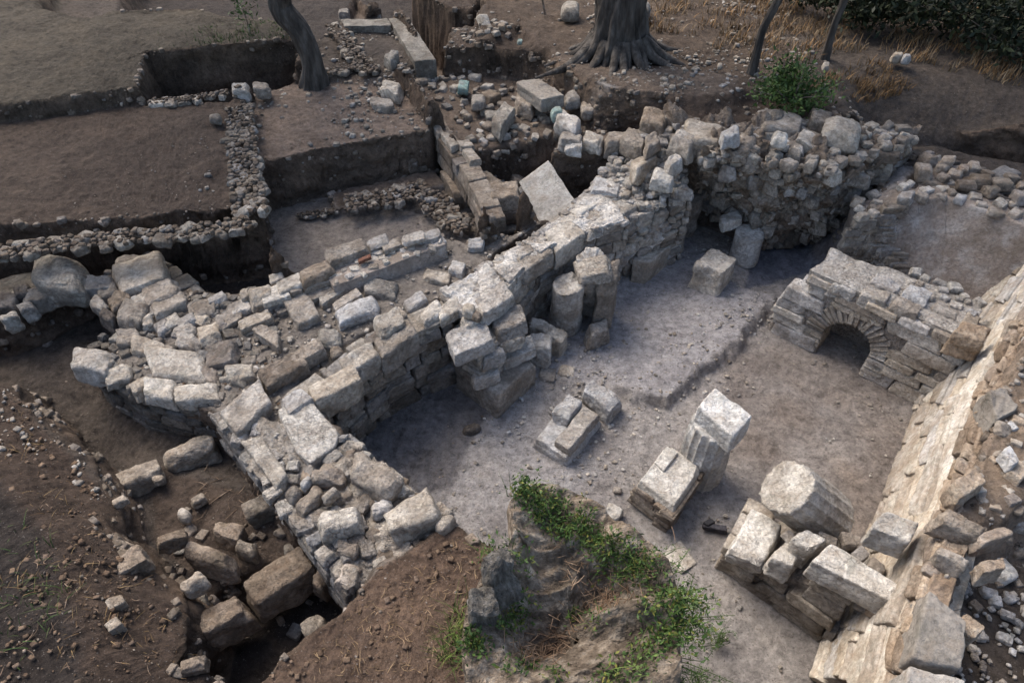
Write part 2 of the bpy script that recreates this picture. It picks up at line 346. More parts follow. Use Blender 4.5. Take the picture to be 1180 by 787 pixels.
# high ground to the right and the baulk below
dig([(1235, 300, 1.45), (1190, 380, 1.45), (1150, 462, 1.45), (1112, 590, 1.45), (1084, 680, 1.45), (1070, 740, 1.45), (1050, 900, 1.45), (1500, 900, 1.45), (1900, 250, 1.45)], 1.42, C_OCH, .05, .4, hz=lambda x, y: 1.38+.12*(x-3))
dig([(1150, 620, 1.5), (1135, 700, 1.5), (1120, 900, 1.5), (1400, 900, 1.5), (1500, 560, 1.5)], 1.0, C_DIM, .25)
dig([(1030, 235, 1.0), (1062, 190, 1.0), (1300, 240, 1.0), (1300, 330, 1.0), (1180, 270, 1.0), (1070, 225, 1.0)], 1.28, C_DIM, .9)
dig([(520, 612, 1.1), (572, 638, 1.1), (600, 665, 1.1), (700, 700, 1.1), (770, 760, 1.1), (790, 830, 1.1), (760, 990, 1.1), (150, 990, 1.1), (300, 790, 1.1), (388, 712, 1.1), (432, 664, 1.1)], 1.1, (.14, .095, .068), .1, hz=lambda x, y: 1.12+.1*np.clip(2.6-y, 0, 3))
def ground(x, y):
    x = np.atleast_1d(np.asarray(x, float)); y = np.atleast_1d(np.asarray(y, float))
    fx = np.clip((x-GX0)/GS, 0, len(gx)-1.001); fy = np.clip((y-GY0)/GS, 0, len(gy)-1.001)
    i = fx.astype(int); j = fy.astype(int); a = fx-i; b = fy-j
    return HG[j, i]*(1-a)*(1-b)+HG[j, i+1]*a*(1-b)+HG[j+1, i]*(1-a)*b+HG[j+1, i+1]*a*b
def gcol(x, y):
    i = np.clip(((x-GX0)/GS).astype(int), 0, len(gx)-1); j = np.clip(((y-GY0)/GS).astype(int), 0, len(gy)-1); return CG[j, i]
# blur the level map a little
for _ in range(1):
    HG[1:-1, 1:-1] = (HG[1:-1, 1:-1]*2+HG[:-2, 1:-1]+HG[2:, 1:-1]+HG[1:-1, :-2]+HG[1:-1, 2:])/6

def soften(x0, x1, y0, y1, n):
    i0, i1 = np.searchsorted(gx, [x0, x1]); j0, j1 = np.searchsorted(gy, [y0, y1]); A = HG[j0:j1, i0:i1].copy(); k = np.ones(n)/n; Bq = A
    for _ in range(2):
        for ax in (0, 1): Bq = np.apply_along_axis(lambda c: np.convolve(np.pad(c, n//2, mode='edge'), k, 'valid')[:len(c)], ax, Bq)
    wx = smooth01(np.minimum(gx[i0:i1]-x0, x1-gx[i0:i1])/.6); wy = smooth01(np.minimum(gy[j0:j1]-y0, y1-gy[j0:j1])/.6); m = wy[:, None]*wx; HG[j0:j1, i0:i1] = A*(1-m)+Bq*m
soften(4.7, 13, 8.8, 13, 61)
_m = ((XX > 4.55) & (YY > 8.75) & (YY < 12))|((XX > 5.6) & (YY > 8.2) & (YY < 12)); CG[_m] = C_DIM
def build_ground():
    az = np.concatenate([np.linspace(-100, -52, 40, endpoint=False), np.linspace(-52, 52, 860), np.linspace(52, 100, 41)[1:]])*math.pi/180
    dep = np.linspace(R(80), R(9), 2200); rf = 5.0/np.tan(dep); rf = rf[rf < 26]
    NR = 940
    ca, sa = np.cos(az), np.sin(az)
    X = sa[:, None]*rf; Y = ca[:, None]*rf
    Hh = ground(X.ravel(), Y.ravel()).reshape(X.shape)
    dist = np.sqrt(rf**2+25)
    dr = np.diff(rf)*4.6/dist[1:]; dh = np.diff(Hh, axis=1)
    seg = np.sqrt(dr**2+(dh*.9)**2)/dist[1:]
    k = np.ones(61)/61
    seg = np.apply_along_axis(lambda c: np.convolve(np.pad(c, 30, mode='edge'), k, 'valid'), 0, seg)
    cum = np.concatenate([np.zeros((len(az), 1)), np.cumsum(seg, axis=1)], axis=1)
    Rr = np.empty((len(az), NR))
    u = np.linspace(0, 1, NR)
    for i in range(len(az)): Rr[i] = np.interp(u*cum[i, -1], cum[i], rf)
    far = np.geomspace(27, 260, 40); Rr = np.concatenate([Rr, np.tile(far, (len(az), 1))], axis=1); nr = Rr.shape[1]
    X = (sa[:, None]*Rr).ravel(); Y = (ca[:, None]*Rr).ravel(); Z = ground(X, Y)
    e = .03; gxx = (ground(X+e, Y)-ground(X-e, Y))/(2*e); gyy = (ground(X, Y+e)-ground(X, Y-e))/(2*e)
    gm = np.sqrt(gxx**2+gyy**2); st = smooth01((gm-.5)/2.5)
    p = np.column_stack([X, Y, Z])
    n1 = fbm(p*1.3, 4, 21); n2 = fbm(p*6, 4, 31, .6); n3 = fbm(p*20, 3, 41, .7)
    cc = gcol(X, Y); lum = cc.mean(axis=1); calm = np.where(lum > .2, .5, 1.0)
    Z2 = Z+(n1*.05+n2*.036+n3*.016)*calm*(1-st*.7)
    amp = st*(fbm(p*np.array([3, 3, 7]), 4, 51, .62)*.1+.01)
    gm_ = np.maximum(gm, 1e-6)
    X2 = X-gxx/gm_*amp; Y2 = Y-gyy/gm_*amp
    rise = np.clip(np.sqrt(X**2+Y**2)-24, 0, 400)*.04
    V = np.column_stack([X2, Y2, Z2+rise])
    t = cc*(1+.0*n1[:, None])
    face = st[:, None]*.8
    bank = np.array((.092, .068, .05)); bank2 = np.array((.17, .12, .085))
    bc = bank+(bank2-bank)*smooth01(fbm(p*2.1, 3, 61)+.45)[:, None]
    strata = fbm(np.column_stack([X*.6, Y*.6, Z*9]), 3, 91)[:, None]; bc = bc*(1+.55*strata)
    orange = smooth01((X-3.2)/.6)*smooth01((5.6-Y)/.5); bc = bc*(1-orange[:, None])+np.array(C_OCH)*1.35*orange[:, None]
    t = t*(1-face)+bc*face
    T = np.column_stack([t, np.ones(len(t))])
    na = len(az); I = (np.arange(na-1)[:, None]*nr+np.arange(nr-1)).ravel()
    F = np.column_stack([I, I+nr, I+nr+1, I+1])[:, ::-1]
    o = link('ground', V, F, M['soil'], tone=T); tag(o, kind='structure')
build_ground()
# ------------------------------------------------------------------ building helpers
_seed = [100]
def sd():
    _seed[0] += 1; return _seed[0]
def spec(s, z):
    """(cx, cy, half-length vector dx, dy, half width) in picture units -> world corners at level z"""
    cx, cy, dx, dy, wd = s; l = math.hypot(dx, dy) or 1; wx, wy = -dy/l*wd, dx/l*wd
    return [P(cx-dx-wx, cy-dy-wy, z), P(cx+dx-wx, cy+dy-wy, z), P(cx+dx+wx, cy+dy+wy, z), P(cx-dx+wx, cy-dy+wy, z)]
def Q(z, *pts): return [P(x, y, z) for x, y in pts]
KIND = {  # rounding, cuts, roughness, lattice
    'block': dict(rnd=.25, cuts=10, rough=.13, n=20, cutd=(.76, .95), irr=.2, fine=.013),
    'ashlar': dict(rnd=.16, cuts=6, rough=.07, n=22, cutd=(.84, .97), irr=.08, fine=.01),
    'rubble': dict(rnd=.4, cuts=10, rough=.15, n=16, cutd=(.6, .88), irr=.3, fine=.012),
    'boulder': dict(rnd=.85, cuts=8, rough=.16, n=22, cutd=(.7, .92), irr=.2, fine=.012),
    'cobble': dict(rnd=.8, cuts=6, rough=.12, n=12, cutd=(.7, .93), irr=.2, fine=.008),
}
def stone(name, q, zt, th, mat='lime', kind='rubble', label=None, cat=None, group=None, parent=None, tone=None, tilt=None):
    if not isinstance(q, list):
        f, g = {'rubble': (1.16, 1.06), 'boulder': (1.1, .9), 'cobble': (1.1, .95)}.get(kind, (1.06, 1.0)); q = spec((q[0], q[1], q[2]*f, q[3]*f, q[4]*g), zt)
    V, F = qrock(q, zt-th, zt, sd(), **KIND[kind])
    c = np.array([V[:, 0].mean(), V[:, 1].mean(), zt-th])
    if tilt:
        ax, an = tilt; V = (V-c)@np.array(Matrix.Rotation(R(an), 3, Vector(ax)).transposed())+c
    rg = np.random.default_rng(sd()); t = rtone(rg, .88, 1.08) if tone is None else np.array(tone)
    o = link(name, V, F, M[mat], parent, np.tile(np.append(t, 1), (len(V), 1)), True, c)
    return tag(o, label, cat, group)
def place(V, c, ex, ey, ez): return c+V[:, :1]*ex+V[:, 1:2]*ey+V[:, 2:3]*ez
def unit(v): return v/(np.linalg.norm(v)+1e-12)
def face(mb, A0, B0, A1, B1, h=(.1, .2), l=(.14, .4), depth=.14, seed=1, skip=None, tones=(.8, 1.1), proud=.02, kw=None, out=None):
    """coursed stones on the patch A0-B0 (foot) A1-B1 (top)"""
    A0, B0, A1, B1 = map(np.asarray, (A0, B0, A1, B1)); rg = np.random.default_rng(seed)
    Hh = (np.linalg.norm(A1-A0)+np.linalg.norm(B1-B0))/2; L = (np.linalg.norm(B0-A0)+np.linalg.norm(B1-A1))/2
    ez = unit((A1-A0)+(B1-B0)); ex = unit((B0-A0)+(B1-A1)); ey = np.cross(ez, ex); ey = unit(ey)
    if out is not None and ey@np.asarray(out) < 0: ey = -ey
    kw = kw or dict(rnd=.3, cuts=5, rough=.1, n=8, cutd=(.76, .95), irr=.1)
    v = 0
    while v < Hh-.02:
        ch = min(rg.uniform(*h), Hh-v)
        if Hh-v-ch < h[0]*.5: ch = Hh-v
        u = -rg.uniform(0, .08)
        while u < L:
            sl = rg.uniform(*l)*min(1.3, .55+ch/h[1]); 
            if u+sl > L+.06: sl = max(.08, L-u+.03)
            uc, vc = (u+sl/2)/L, (v+ch/2)/Hh
            c = (A0*(1-uc)+B0*uc)*(1-vc)+(A1*(1-uc)+B1*uc)*vc
            if skip is None or not skip(u+sl/2, v+ch/2, sl):
                split = ch > .13 and rg.random() < .22
                for k in range(2 if split else 1):
                    hh = ch/2 if split else ch
                    cc = c+(ez*((k-.5)*hh) if split else 0)
                    a = rg.normal()*.035; e1 = ex*math.cos(a)+ez*math.sin(a); e3 = ez*math.cos(a)-ex*math.sin(a)
                    V, F = rock((sl*.49, depth, hh*.48), int(rg.integers(1e9)), **kw)
                    W = place(V, cc-ey*(depth-proud-rg.uniform(-.015, .03)), e1, ey, e3)
                    if np.cross(e1, ey)@e3 < 0: F = F[:, ::-1]
                    mb.add(W, F, rtone(rg, *tones))
            u += sl
        v += ch
def prism(mb, qb, qt, seed=1, n=16, rough=.05, tone=(1, 1, 1), inset=.03):
    """rough core between a foot quad and a top quad (world xyz corners)"""
    V0, F = lattice(n); qb = [np.asarray(q) for q in qb]; qt = [np.asarray(q) for q in qt]
    cb = sum(qb)/4; ct = sum(qt)/4
    qb = [q+unit(cb-q)*inset for q in qb]; qt = [q+unit(ct-q)*inset for q in qt]
    u = ((V0[:, 0]+1)/2)[:, None]; v = ((V0[:, 1]+1)/2)[:, None]; w_ = ((V0[:, 2]+1)/2)[:, None]
    bl = lambda q: (1-u)*(1-v)*q[0]+u*(1-v)*q[1]+u*v*q[2]+(1-u)*v*q[3]
    W = bl(qb)*(1-w_)+bl(qt)*w_
    c = W.mean(axis=0); d = W-c; d /= np.linalg.norm(d, axis=1, keepdims=True)
    f = fbm(W*4+seed, 4, seed, .6)
    W = W+d*(f*rough)[:, None]+np.array([0, 0, 1])*((w_ > .98)*(f[:, None]*rough*.5))
    a, b = qb[1]-qb[0], qb[3]-qb[0]
    if a[0]*b[1]-a[1]*b[0] < 0: F = F[:, ::-1]
    mb.add(W, F, tone)
def inpoly(poly, x, y):
    ins = False; n = len(poly)
    for i in range(n):
        ax, ay = poly[i][:2]; bx, by = poly[(i+1) % n][:2]
        if (ay > y) != (by > y) and x < (bx-ax)*(y-ay)/(by-ay)+ax: ins = not ins
    return ins
def darts(poly, dmin, seed, k=4000, mx=400, grow=0):
    rg = np.random.default_rng(seed); a = np.array([p[:2] for p in poly]); lo, hi = a.min(0), a.max(0); pts = []
    for _ in range(k):
        p = rg.uniform(lo, hi); r = dmin*rg.uniform(.75, 1.35)
        if not inpoly(poly, *p): continue
        if all((p[0]-q[0])**2+(p[1]-q[1])**2 > ((r+q[2])/2)**2 for q in pts):
            pts.append((p[0], p[1], r))
            if len(pts) >= mx: break
    return pts
def lay(poly, z, size, seed, adder, flat=.5, mx=400, kw=None, tones=(.8, 1.12), k=4000, avoid=None, sink=.45):
    """irregular stones laid side by side over a polygon; adder(V, F, tone, centre)"""
    rg = np.random.default_rng(seed)
    for x, y, r in darts(poly, size, seed, k, mx):
        if avoid and any((x-a)**2+(y-b)**2 < c*c for a, b, c in avoid): continue
        zz = z(x, y) if callable(z) else z
        half = (r*.5*rg.uniform(.95, 1.3), r*.5*rg.uniform(.75, 1.0), r*.5*flat*rg.uniform(.7, 1.3))
        V, F = rock(half, int(rg.integers(1e9)), **(kw or dict(rnd=.45, cuts=8, rough=.14, n=8, cutd=(.6, .88), irr=.25)))
        V = rotz(V, rg.uniform(0, 6.28)); t = Matrix.Rotation(rg.normal()*.18, 3, Vector((rg.normal(), rg.normal(), 0)))
        V = V@np.array(t.transposed()); c = np.array((x, y, zz+half[2]*(1-2*sink)))
        adder(V+c, F, rtone(rg, *tones), c)
def kid(name, mat, parent):
    def f(V, F, t, c): link(name, V, F, M[mat], parent, np.tile(np.append(t, 1), (len(V), 1)), True, c)
    return f
def mbadd(mb): return lambda V, F, t, c: mb.add(V, F, t)
def drum(name, a, b, r0, r1, mat, flutes=0, parent=None, seed=1, fd=.035, rough=.012, endr=.02, nt_=144, nz=26, tone=(1, 1, 1), squash=1.0):
    """column drum between axis points a and b"""
    a, b = np.asarray(a, float), np.asarray(b, float); ax = unit(b-a); e1 = unit(np.cross(ax, (0.3, .2, 1) if abs(ax[2]) < .9 else (1, 0, 0))); e2 = np.cross(ax, e1)
    if r0 is None: r0 = r1
    rows = []
    ths = np.arange(nt_)*2*math.pi/nt_
    prof = [(0, .0), (0, .35), (0, .7), (0, .92), (.012, 1.0)]+[(t, 1.0) for t in np.linspace(.03, .97, nz)]+[(.988, 1.0), (1, .92), (1, .7), (1, .35), (1, .0)]
    fl = np.abs(np.sin(ths*flutes/2))**.6 if flutes else np.ones(nt_)
    V = []
    for t, k in prof:
        r = (r0*(1-t)+r1*t)*k*(1-fd*4*(fl-.5)*(k > .9) if flutes else np.ones(nt_))
        V.append(a+(b-a)*t+(np.cos(ths)*r)[:, None]*e1+(np.sin(ths)*r*squash)[:, None]*e2)
    V = np.concatenate(V); nr = len(prof)
    rad = V-a; rad = rad-(rad@ax)[:, None]*ax; rl = np.linalg.norm(rad, axis=1, keepdims=True)
    V = V+rad/np.maximum(rl, 1e-6)*(fbm(V*7+seed, 4, seed)*rough*2)[:, None]*(rl > .03)
    tt = (V-a)@ax/np.linalg.norm(b-a); endk = (np.abs(tt-.5) > .47)
    V = V+ax*((fbm(V*5+seed, 4, seed+3, .6)*endr*2)[:, None])*endk[:, None]
    # chipped arrises
    chip = smooth01((fbm(V*9+seed*3, 2, seed+9)-.15)*4)*(np.abs(tt-.5) > .40); V = V-rad/np.maximum(rl, 1e-6)*(chip*r1*.05)[:, None]*(rl > r1*.6)
    I = (np.arange(nr-1)[:, None]*nt_+np.arange(nt_)); J = (np.arange(nr-1)[:, None]*nt_+(np.arange(nt_)+1) % nt_)
    F = np.column_stack([I.ravel(), J.ravel(), (J+nt_).ravel(), (I+nt_).ravel()])
    c = np.array([*( (a+b)/2 )[:2], min(a[2], b[2])])
    return link(name, V, F, M[mat], parent, np.tile((*tone, 1), (len(V), 1)), True, c)
def tube(mb, pts, rad, seg=10, tone=(1, 1, 1), ridge=0, seed=0, sub=1, rfun=None):
    pts = [np.asarray(p, float) for p in pts]
    if sub > 1:
        P2 = []; R2 = []; n = len(pts)
        for i in range(n-1):
            p0, p1, p2, p3 = pts[max(i-1, 0)], pts[i], pts[i+1], pts[min(i+2, n-1)]
            for k in range(sub):
                t = k/sub; P2.append(.5*((2*p1)+(p2-p0)*t+(2*p0-5*p1+4*p2-p3)*t*t+(3*p1-p0-3*p2+p3)*t**3)); R2.append(rad[i]*(1-t)+rad[i+1]*t)
        P2.append(pts[-1]); R2.append(rad[-1]); pts, rad = P2, R2
    ths = np.arange(seg)*2*math.pi/seg; V = []; n = len(pts); e1 = None
    for i, p in enumerate(pts):
        d = unit(pts[min(i+1, n-1)]-pts[max(i-1, 0)])
        if e1 is None: e1 = unit(np.cross(d, (.2, 1, .1)))
        e1 = unit(e1-d*(e1@d)); e2 = np.cross(d, e1); r = rad[i]
        rr = np.full(seg, r)
        if ridge:
            q = np.column_stack([np.cos(ths)*2.2+seed, np.sin(ths)*2.2, np.full(seg, p[2]*.9)]); rr = r*(1+ridge*fbm(q*1.6, 4, seed, .6))
        if rfun is not None: rr = rfun(i/(n-1), ths, rr)
        V.append(p+(np.cos(ths)*rr)[:, None]*e1+(np.sin(ths)*rr)[:, None]*e2)
    V.append(pts[-1][None]); V = np.concatenate(V)
    I = np.arange(n-1)[:, None]*seg+np.arange(seg); J = np.arange(n-1)[:, None]*seg+(np.arange(seg)+1) % seg
    F = [np.column_stack([I.ravel(), J.ravel(), (J+seg).ravel(), (I+seg).ravel()])]
    a = (n-1)*seg+np.arange(seg); b = (n-1)*seg+(np.arange(seg)+1) % seg; F.append(np.column_stack([a, b, np.full(seg, n*seg), np.full(seg, n*seg)]))
    F = np.concatenate([F[0], np.column_stack([a, b, np.full(seg, n*seg), a])[:0]]) if False else F[0]
    mb.add(V[:-1], F, tone)
def leaves(mb, pts, size, rg, tones=((.8, .85, .8), (1, 1, 1), (1.35, 1.3, 1.1)), aspect=.35, up=.3):
    """many leaf-sized faces, two-quad folded blades"""
    n = len(pts); d = rg.normal(size=(n, 3)); d[:, 2] += up; d /= np.linalg.norm(d, axis=1, keepdims=True)
    s = np.cross(d, rg.normal(size=(n, 3))); s /= np.linalg.norm(s, axis=1, keepdims=True)
    L = size*rg.uniform(.6, 1.3, (n, 1)); W = L*aspect*.5
    up_ = np.cross(d, s)
    V = np.stack([pts, pts+d*L*.5+s*W, pts+d*L, pts+d*L*.5-s*W-up_*W*.0], axis=1).reshape(-1, 3)
    F = np.arange(n*4).reshape(n, 4); t = np.array(tones)[rg.integers(len(tones), size=n)]*rg.uniform(.8, 1.2, (n, 1))
    mb.add(V, F, np.column_stack([np.repeat(t, 4, axis=0), np.ones(n*4)]))
def blades(mb, roots, h, rg, tones, wd=.006, lean=.5, seg=3):
    n = len(roots); a = rg.uniform(0, 6.28, n); dx = np.cos(a); dy = np.sin(a); H_ = h*rg.uniform(.5, 1.3, n); ln = lean*rg.uniform(.2, 1.6, n)
    V = []
    for k in range(seg+1):
        t = k/seg; w_ = wd*(1-t*.85); c = roots+np.column_stack([dx*H_*ln*t*t, dy*H_*ln*t*t, H_*t*(1-.25*ln*t)])
        s = np.column_stack([-dy, dx, np.zeros(n)])*w_; V += [c-s, c+s]
    V = np.stack(V, axis=1); m = 2*(seg+1); F = []
    for k in range(seg): F.append(np.column_stack([np.arange(n)*m+2*k, np.arange(n)*m+2*k+1, np.arange(n)*m+2*k+3, np.arange(n)*m+2*k+2]))
    t = np.array(tones)[rg.integers(len(tones), size=n)]*rg.uniform(.75, 1.25, (n, 1))
    mb.add(V.reshape(-1, 3), np.concatenate(F), np.column_stack([np.repeat(t, m, axis=0), np.ones(n*m)]))
def v3(p, z): return np.array((p[0], p[1], z))
def mean(*a): return sum(np.asarray(x) for x in a)/len(a)
# ------------------------------------------------------------------ walls
def wall_thing(name, label, cat, quad, z0):
    c = sum(np.asarray(q) for q in quad)/len(quad); return empty(name, (c[0], c[1], z0), label, cat)

# main long wall of the room
def main_wall():
    line = [(355, 470), (392, 440), (437, 403), (487, 378), (519, 366)]
    L1 = [P(x, y, 1.0) for x, y in line]
    W = wall_thing('stone_wall', 'long main wall of coursed rubble bounding the sunken room, running from the bare slabs up to the rubble mass', 'wall', L1, 0)
    mb = MB()
    for i in range(4):
        a, b = L1[i], L1[i+1]; face(mb, v3(a, -.05), v3(b, -.05), a, b, h=(.09, .2), l=(.16, .42), depth=.17, seed=11+i, tones=(.5, .8), out=(.7, -.7, 0), kw=dict(rnd=.25, cuts=5, rough=.1, n=9, cutd=(.76, .96)))
        bk = np.array((-.25, .27, 0)); prism(mb, [v3(a, -.05)+bk*.3, v3(b, -.05)+bk*.3, v3(b, -.05)+bk*2, v3(a, -.05)+bk*2], [v3(a, .9)+bk*.3, v3(b, .9)+bk*.3, v3(b, .9)+bk*2, v3(a, .9)+bk*2], 31+i, 12, .04, (.35, .33, .31))
    # eastern reach, free standing
    near = [(545, 362), (586, 328), (622, 293), (672, 269), (722, 256)]; far = [(508, 338), (560, 306), (600, 280), (646, 249), (688, 208)]
    N_ = [P(x, y, 1.05) for x, y in near]; Fr = [P(x, y, 1.05) for x, y in far]
    for i in range(4):
        a, b, c, d = N_[i], N_[i+1], Fr[i+1], Fr[i]
        kw = dict(rnd=.22, cuts=4, rough=.08, n=8, cutd=(.8, .97))
        face(mb, v3(a, 0), v3(b, 0), a, b, h=(.08, .17), l=(.12, .34), depth=.14, seed=41+i, tones=(.7, 1.0), out=(.7, -.7, 0), kw=kw)
        face(mb, v3(d, .45), v3(c, .45), d, c, h=(.09, .17), l=(.14, .34), depth=.14, seed=51+i, tones=(.6, .9), out=(-.7, .7, 0), kw=kw)
    mb.build('masonry', M['lime'], W, W.location[:])
    cb = MB()
    for i in range(4):
        a, b, c, d = N_[i], N_[i+1], Fr[i+1], Fr[i]
        prism(cb, [v3(p, -.05) for p in (a, b, c, d)], [v3(p, 1.07) for p in (a, b, c, d)], 61+i, 34, .07, (1.35, 1.33, 1.3), .02)
        poly = [a, b, c, d]; lay(poly, 1.05, .13, 71+i, mbadd(cb), .45, 60, tones=(.95, 1.3), k=900, sink=.8)
    cb.build('rubble_core', M['palemortar'], W, W.location[:])
    for s, z, th, m, k in [((568, 343, 20, -13, 12), 1.14, .2, 'white', 'block'), ((650, 268, 16, -11, 14), 1.12, .3, 'white', 'ashlar'), ((616, 296, 18, -12, 9), 1.1, .22, 'lime', 'block'),
                           ((605, 288, 10, -6, 6), 1.13, .15, 'lime', 'rubble'), ((694, 246, 22, -13, 16), 1.07, .12, 'palemortar', 'rubble'), ((672, 238, 14, -8, 8), 1.1, .12, 'white', 'rubble'),
                           ((723, 236, 14, -8, 10), 1.12, .16, 'palemortar', 'rubble'), ((538, 337, 16, -8, 9), 1.08, .14, 'white', 'rubble'), ((518, 352, 14, -8, 9), 1.1, .16, 'lime', 'rubble'),
                           ((414, 411, 22, -12, 12), 1.06, .26, 'lime', 'block'), ((455, 388, 22, -14, 13), 1.08, .28, 'lime', 'block'), ((451, 365, 15, -8, 9), 1.1, .2, 'lime', 'rubble'), ((497, 358, 13, -8, 9), 1.12, .2, 'lime', 'rubble'),
                           ((384, 441, 27, -15, 13), 1.08, .28, 'lime', 'block'), ((478, 345, 12, -7, 8), 1.05, .2, 'lime', 'rubble'), ((430, 388, 10, -6, 6), 1.04, .15, 'brown', 'rubble')]:
        stone('capping_stone', s, 1.03+(z-1.03)*.55, th, m, k, parent=W)
main_wall()

# rubble shoulder where the main wall meets the big mass
def rubble_ridge():
    a, b, c, d = P(718, 260, .9), P(794, 228, 1.05), P(775, 126, 1.62), P(688, 202, 1.05)
    W = wall_thing('rubble_ridge', 'pale crumbling ridge of small mortared stones climbing behind the tall column stub', 'wall', (a, b, c, d), 0)
    mb = MB(); prism(mb, [v3(a, 0), v3(b, 0), v3(c, 0), v3(d, .2)], [a, b, c, d], 5, 50, .2, (1.3, 1.28, 1.25), 0)
    n = 17
    for i in range(n):
        for j in range(14):
            u, v = (i+.5)/n, (j+.5)/14; p = (a*(1-u)+b*u)*(1-v)+(d*(1-u)+c*u)*v
            rg = np.random.default_rng(900+i*19+j); r = rg.uniform(.035, .085)*(1.7 if rg.random() < .12 else 1); V, F = rock((r, r*.8, r*.6), int(rg.integers(1e9)), rnd=.45, cuts=7, rough=.12, n=8, cutd=(.6, .88))
            mb.add(rotz(V, rg.uniform(0, 6))+p+rg.normal(size=3)*.04+np.array((0, 0, .03)), F, rtone(rg, .85, 1.25))
    mb.build('rubble_core', M['palemortar'], W, W.location[:])
    fb = MB(); face(fb, v3(a, 0), v3(b, 0), a+np.array((.02, -.02, 0)), b+np.array((.02, -.02, 0)), h=(.07, .18), l=(.1, .26), depth=.15, seed=8, tones=(.7, 1.1), out=(.7, -.7, 0), proud=.05, kw=dict(rnd=.4, cuts=7, rough=.14, n=8, cutd=(.6, .9)))
    fb.build('masonry', M['lime'], W, W.location[:])
    for s, z, th, m in [((700, 214, 16, 4, 9), 1.14, .12, 'white'), ((731, 158, 12, 8, 9), 1.5, .25, 'lime'), ((755, 132, 16, 4, 9), 1.66, .3, 'brown'), ((742, 182, 12, -8, 9), 1.42, .25, 'lime'),
                        ((788, 158, 12, 7, 12), 1.72, .3, 'lime'), ((765, 200, 12, 3, 8), 1.45, .22, 'white'), ((752, 160, 9, -4, 7), 1.6, .2, 'lime'), ((778, 182, 8, -5, 7), 1.58, .2, 'white')]:
        stone('capping_stone', s, z, th, m, 'rubble', parent=W)
rubble_ridge()

# the great mass of rubble concrete behind the room
def big_mass():
    nb = [P(806, 250, 0), P(882, 282, 0), P(942, 280, 0), P(985, 262, 0)]
    ntp = [P(812, 176, 1.6), P(880, 190, 1.55), P(955, 205, 1.5), P(1052, 172, 1.5)]
    ft = [P(770, 128, 1.7), P(870, 136, 1.7), P(955, 140, 1.65), P(1046, 155, 1.5)]
    W = wall_thing('ruined_wall', 'massive dark ruined wall of rubble concrete with boulders along its top, behind the room', 'wall', nb+ft, 0)
    mb = MB(); sb = MB(); rg = np.random.default_rng(4)
    for i in range(3):
        a, b, c, d = nb[i], nb[i+1], ft[i+1], ft[i]
        A, B = ntp[i], ntp[i+1]
        prism(mb, [a, b, v3(c, 0), v3(d, 0)], [A, B, c, d], 15+i, 70, .3, (1.4, 1.38, 1.35), -.03)
        for k in range(330):
            u, v = rg.random(), rg.random()**.8; p = (a*(1-u)+b*u)*(1-v)+(A*(1-u)+B*u)*v
            r = rg.choice([.03, .045, .07, .1, .15], p=[.3, .32, .22, .12, .04]); V, F = rock((r, r*.85, r*.65), int(rg.integers(1e9)), rnd=.25, cuts=9, rough=.18, n=9, cutd=(.5, .85), irr=.4)
            sb.add(rotz(V, rg.uniform(0, 6))+p+np.array((0, .05, 0))+rg.normal(size=3)*.05, F, rtone(rg, .55, 1.0))
        poly = [A, B, c, d]; lay(poly, lambda x, y: 1.6, .16, 77+i, mbadd(sb), .7, 50, tones=(.75, 1.1), k=900, sink=.6)
    mb.build('rubble_core', M['mortar'], W, W.location[:]); sb.build('embedded_stones', M['lime'], W, W.location[:])
    for s, z, th, m, k in [((904, 136, 28, 4, 10), 1.82, .3, 'lime', 'rubble'), ((815, 149, 24, 3, 13), 1.78, .3, 'lime', 'rubble'), ((861, 158, 11, -6, 12), 1.78, .35, 'brown', 'cobble'),
                           ((814, 168, 10, 3, 6), 1.68, .2, 'lime', 'rubble'), ((932, 157, 11, 3, 9), 1.76, .28, 'lime', 'rubble'), ((916, 165, 12, 4, 8), 1.7, .2, 'lime', 'rubble'),
                           ((896, 130, 9, -2, 7), 1.86, .25, 'grey', 'cobble'), ((1000, 166, 42, 4, 10), 1.62, .16, 'brown', 'rubble'), ((980, 190, 14, 3, 9), 1.4, .25, 'brown', 'rubble'),
                           ((948, 129, 12, 2, 9), 1.85, .3, 'brown', 'rubble'), ((1010, 150, 20, 2, 8), 1.66, .2, 'lime', 'rubble'), ((835, 166, 9, 9, 9), 1.66, .3, 'brown', 'rubble'),
                           ((880, 240, 14, -5, 8), .75, .25, 'grey', 'rubble'), ((960, 175, 14, 2, 8), 1.62, .25, 'lime', 'rubble'), ((890, 172, 12, 2, 7), 1.64, .2, 'lime', 'rubble')]:
        stone('capping_stone', s, z-.06, th, m, k, parent=W)
big_mass()
stone('boulder', (974, 143, 22, 6, 13), 1.86, .3, 'lime', 'boulder', 'large pale smooth boulder perched on top of the ruined rubble wall right of the bush', 'boulder')
stone('boulder', (844, 152, 10, -2, 7), 1.9, .2, 'white', 'rubble', 'small white angular stone perched on the ruined rubble wall beside a brown cobble', 'stone')
stone('boulder', (900, 155, 9, 2, 6), 1.84, .16, 'white', 'cobble', 'small flat pale stone on the ruined wall just below the long capping slab', 'stone')

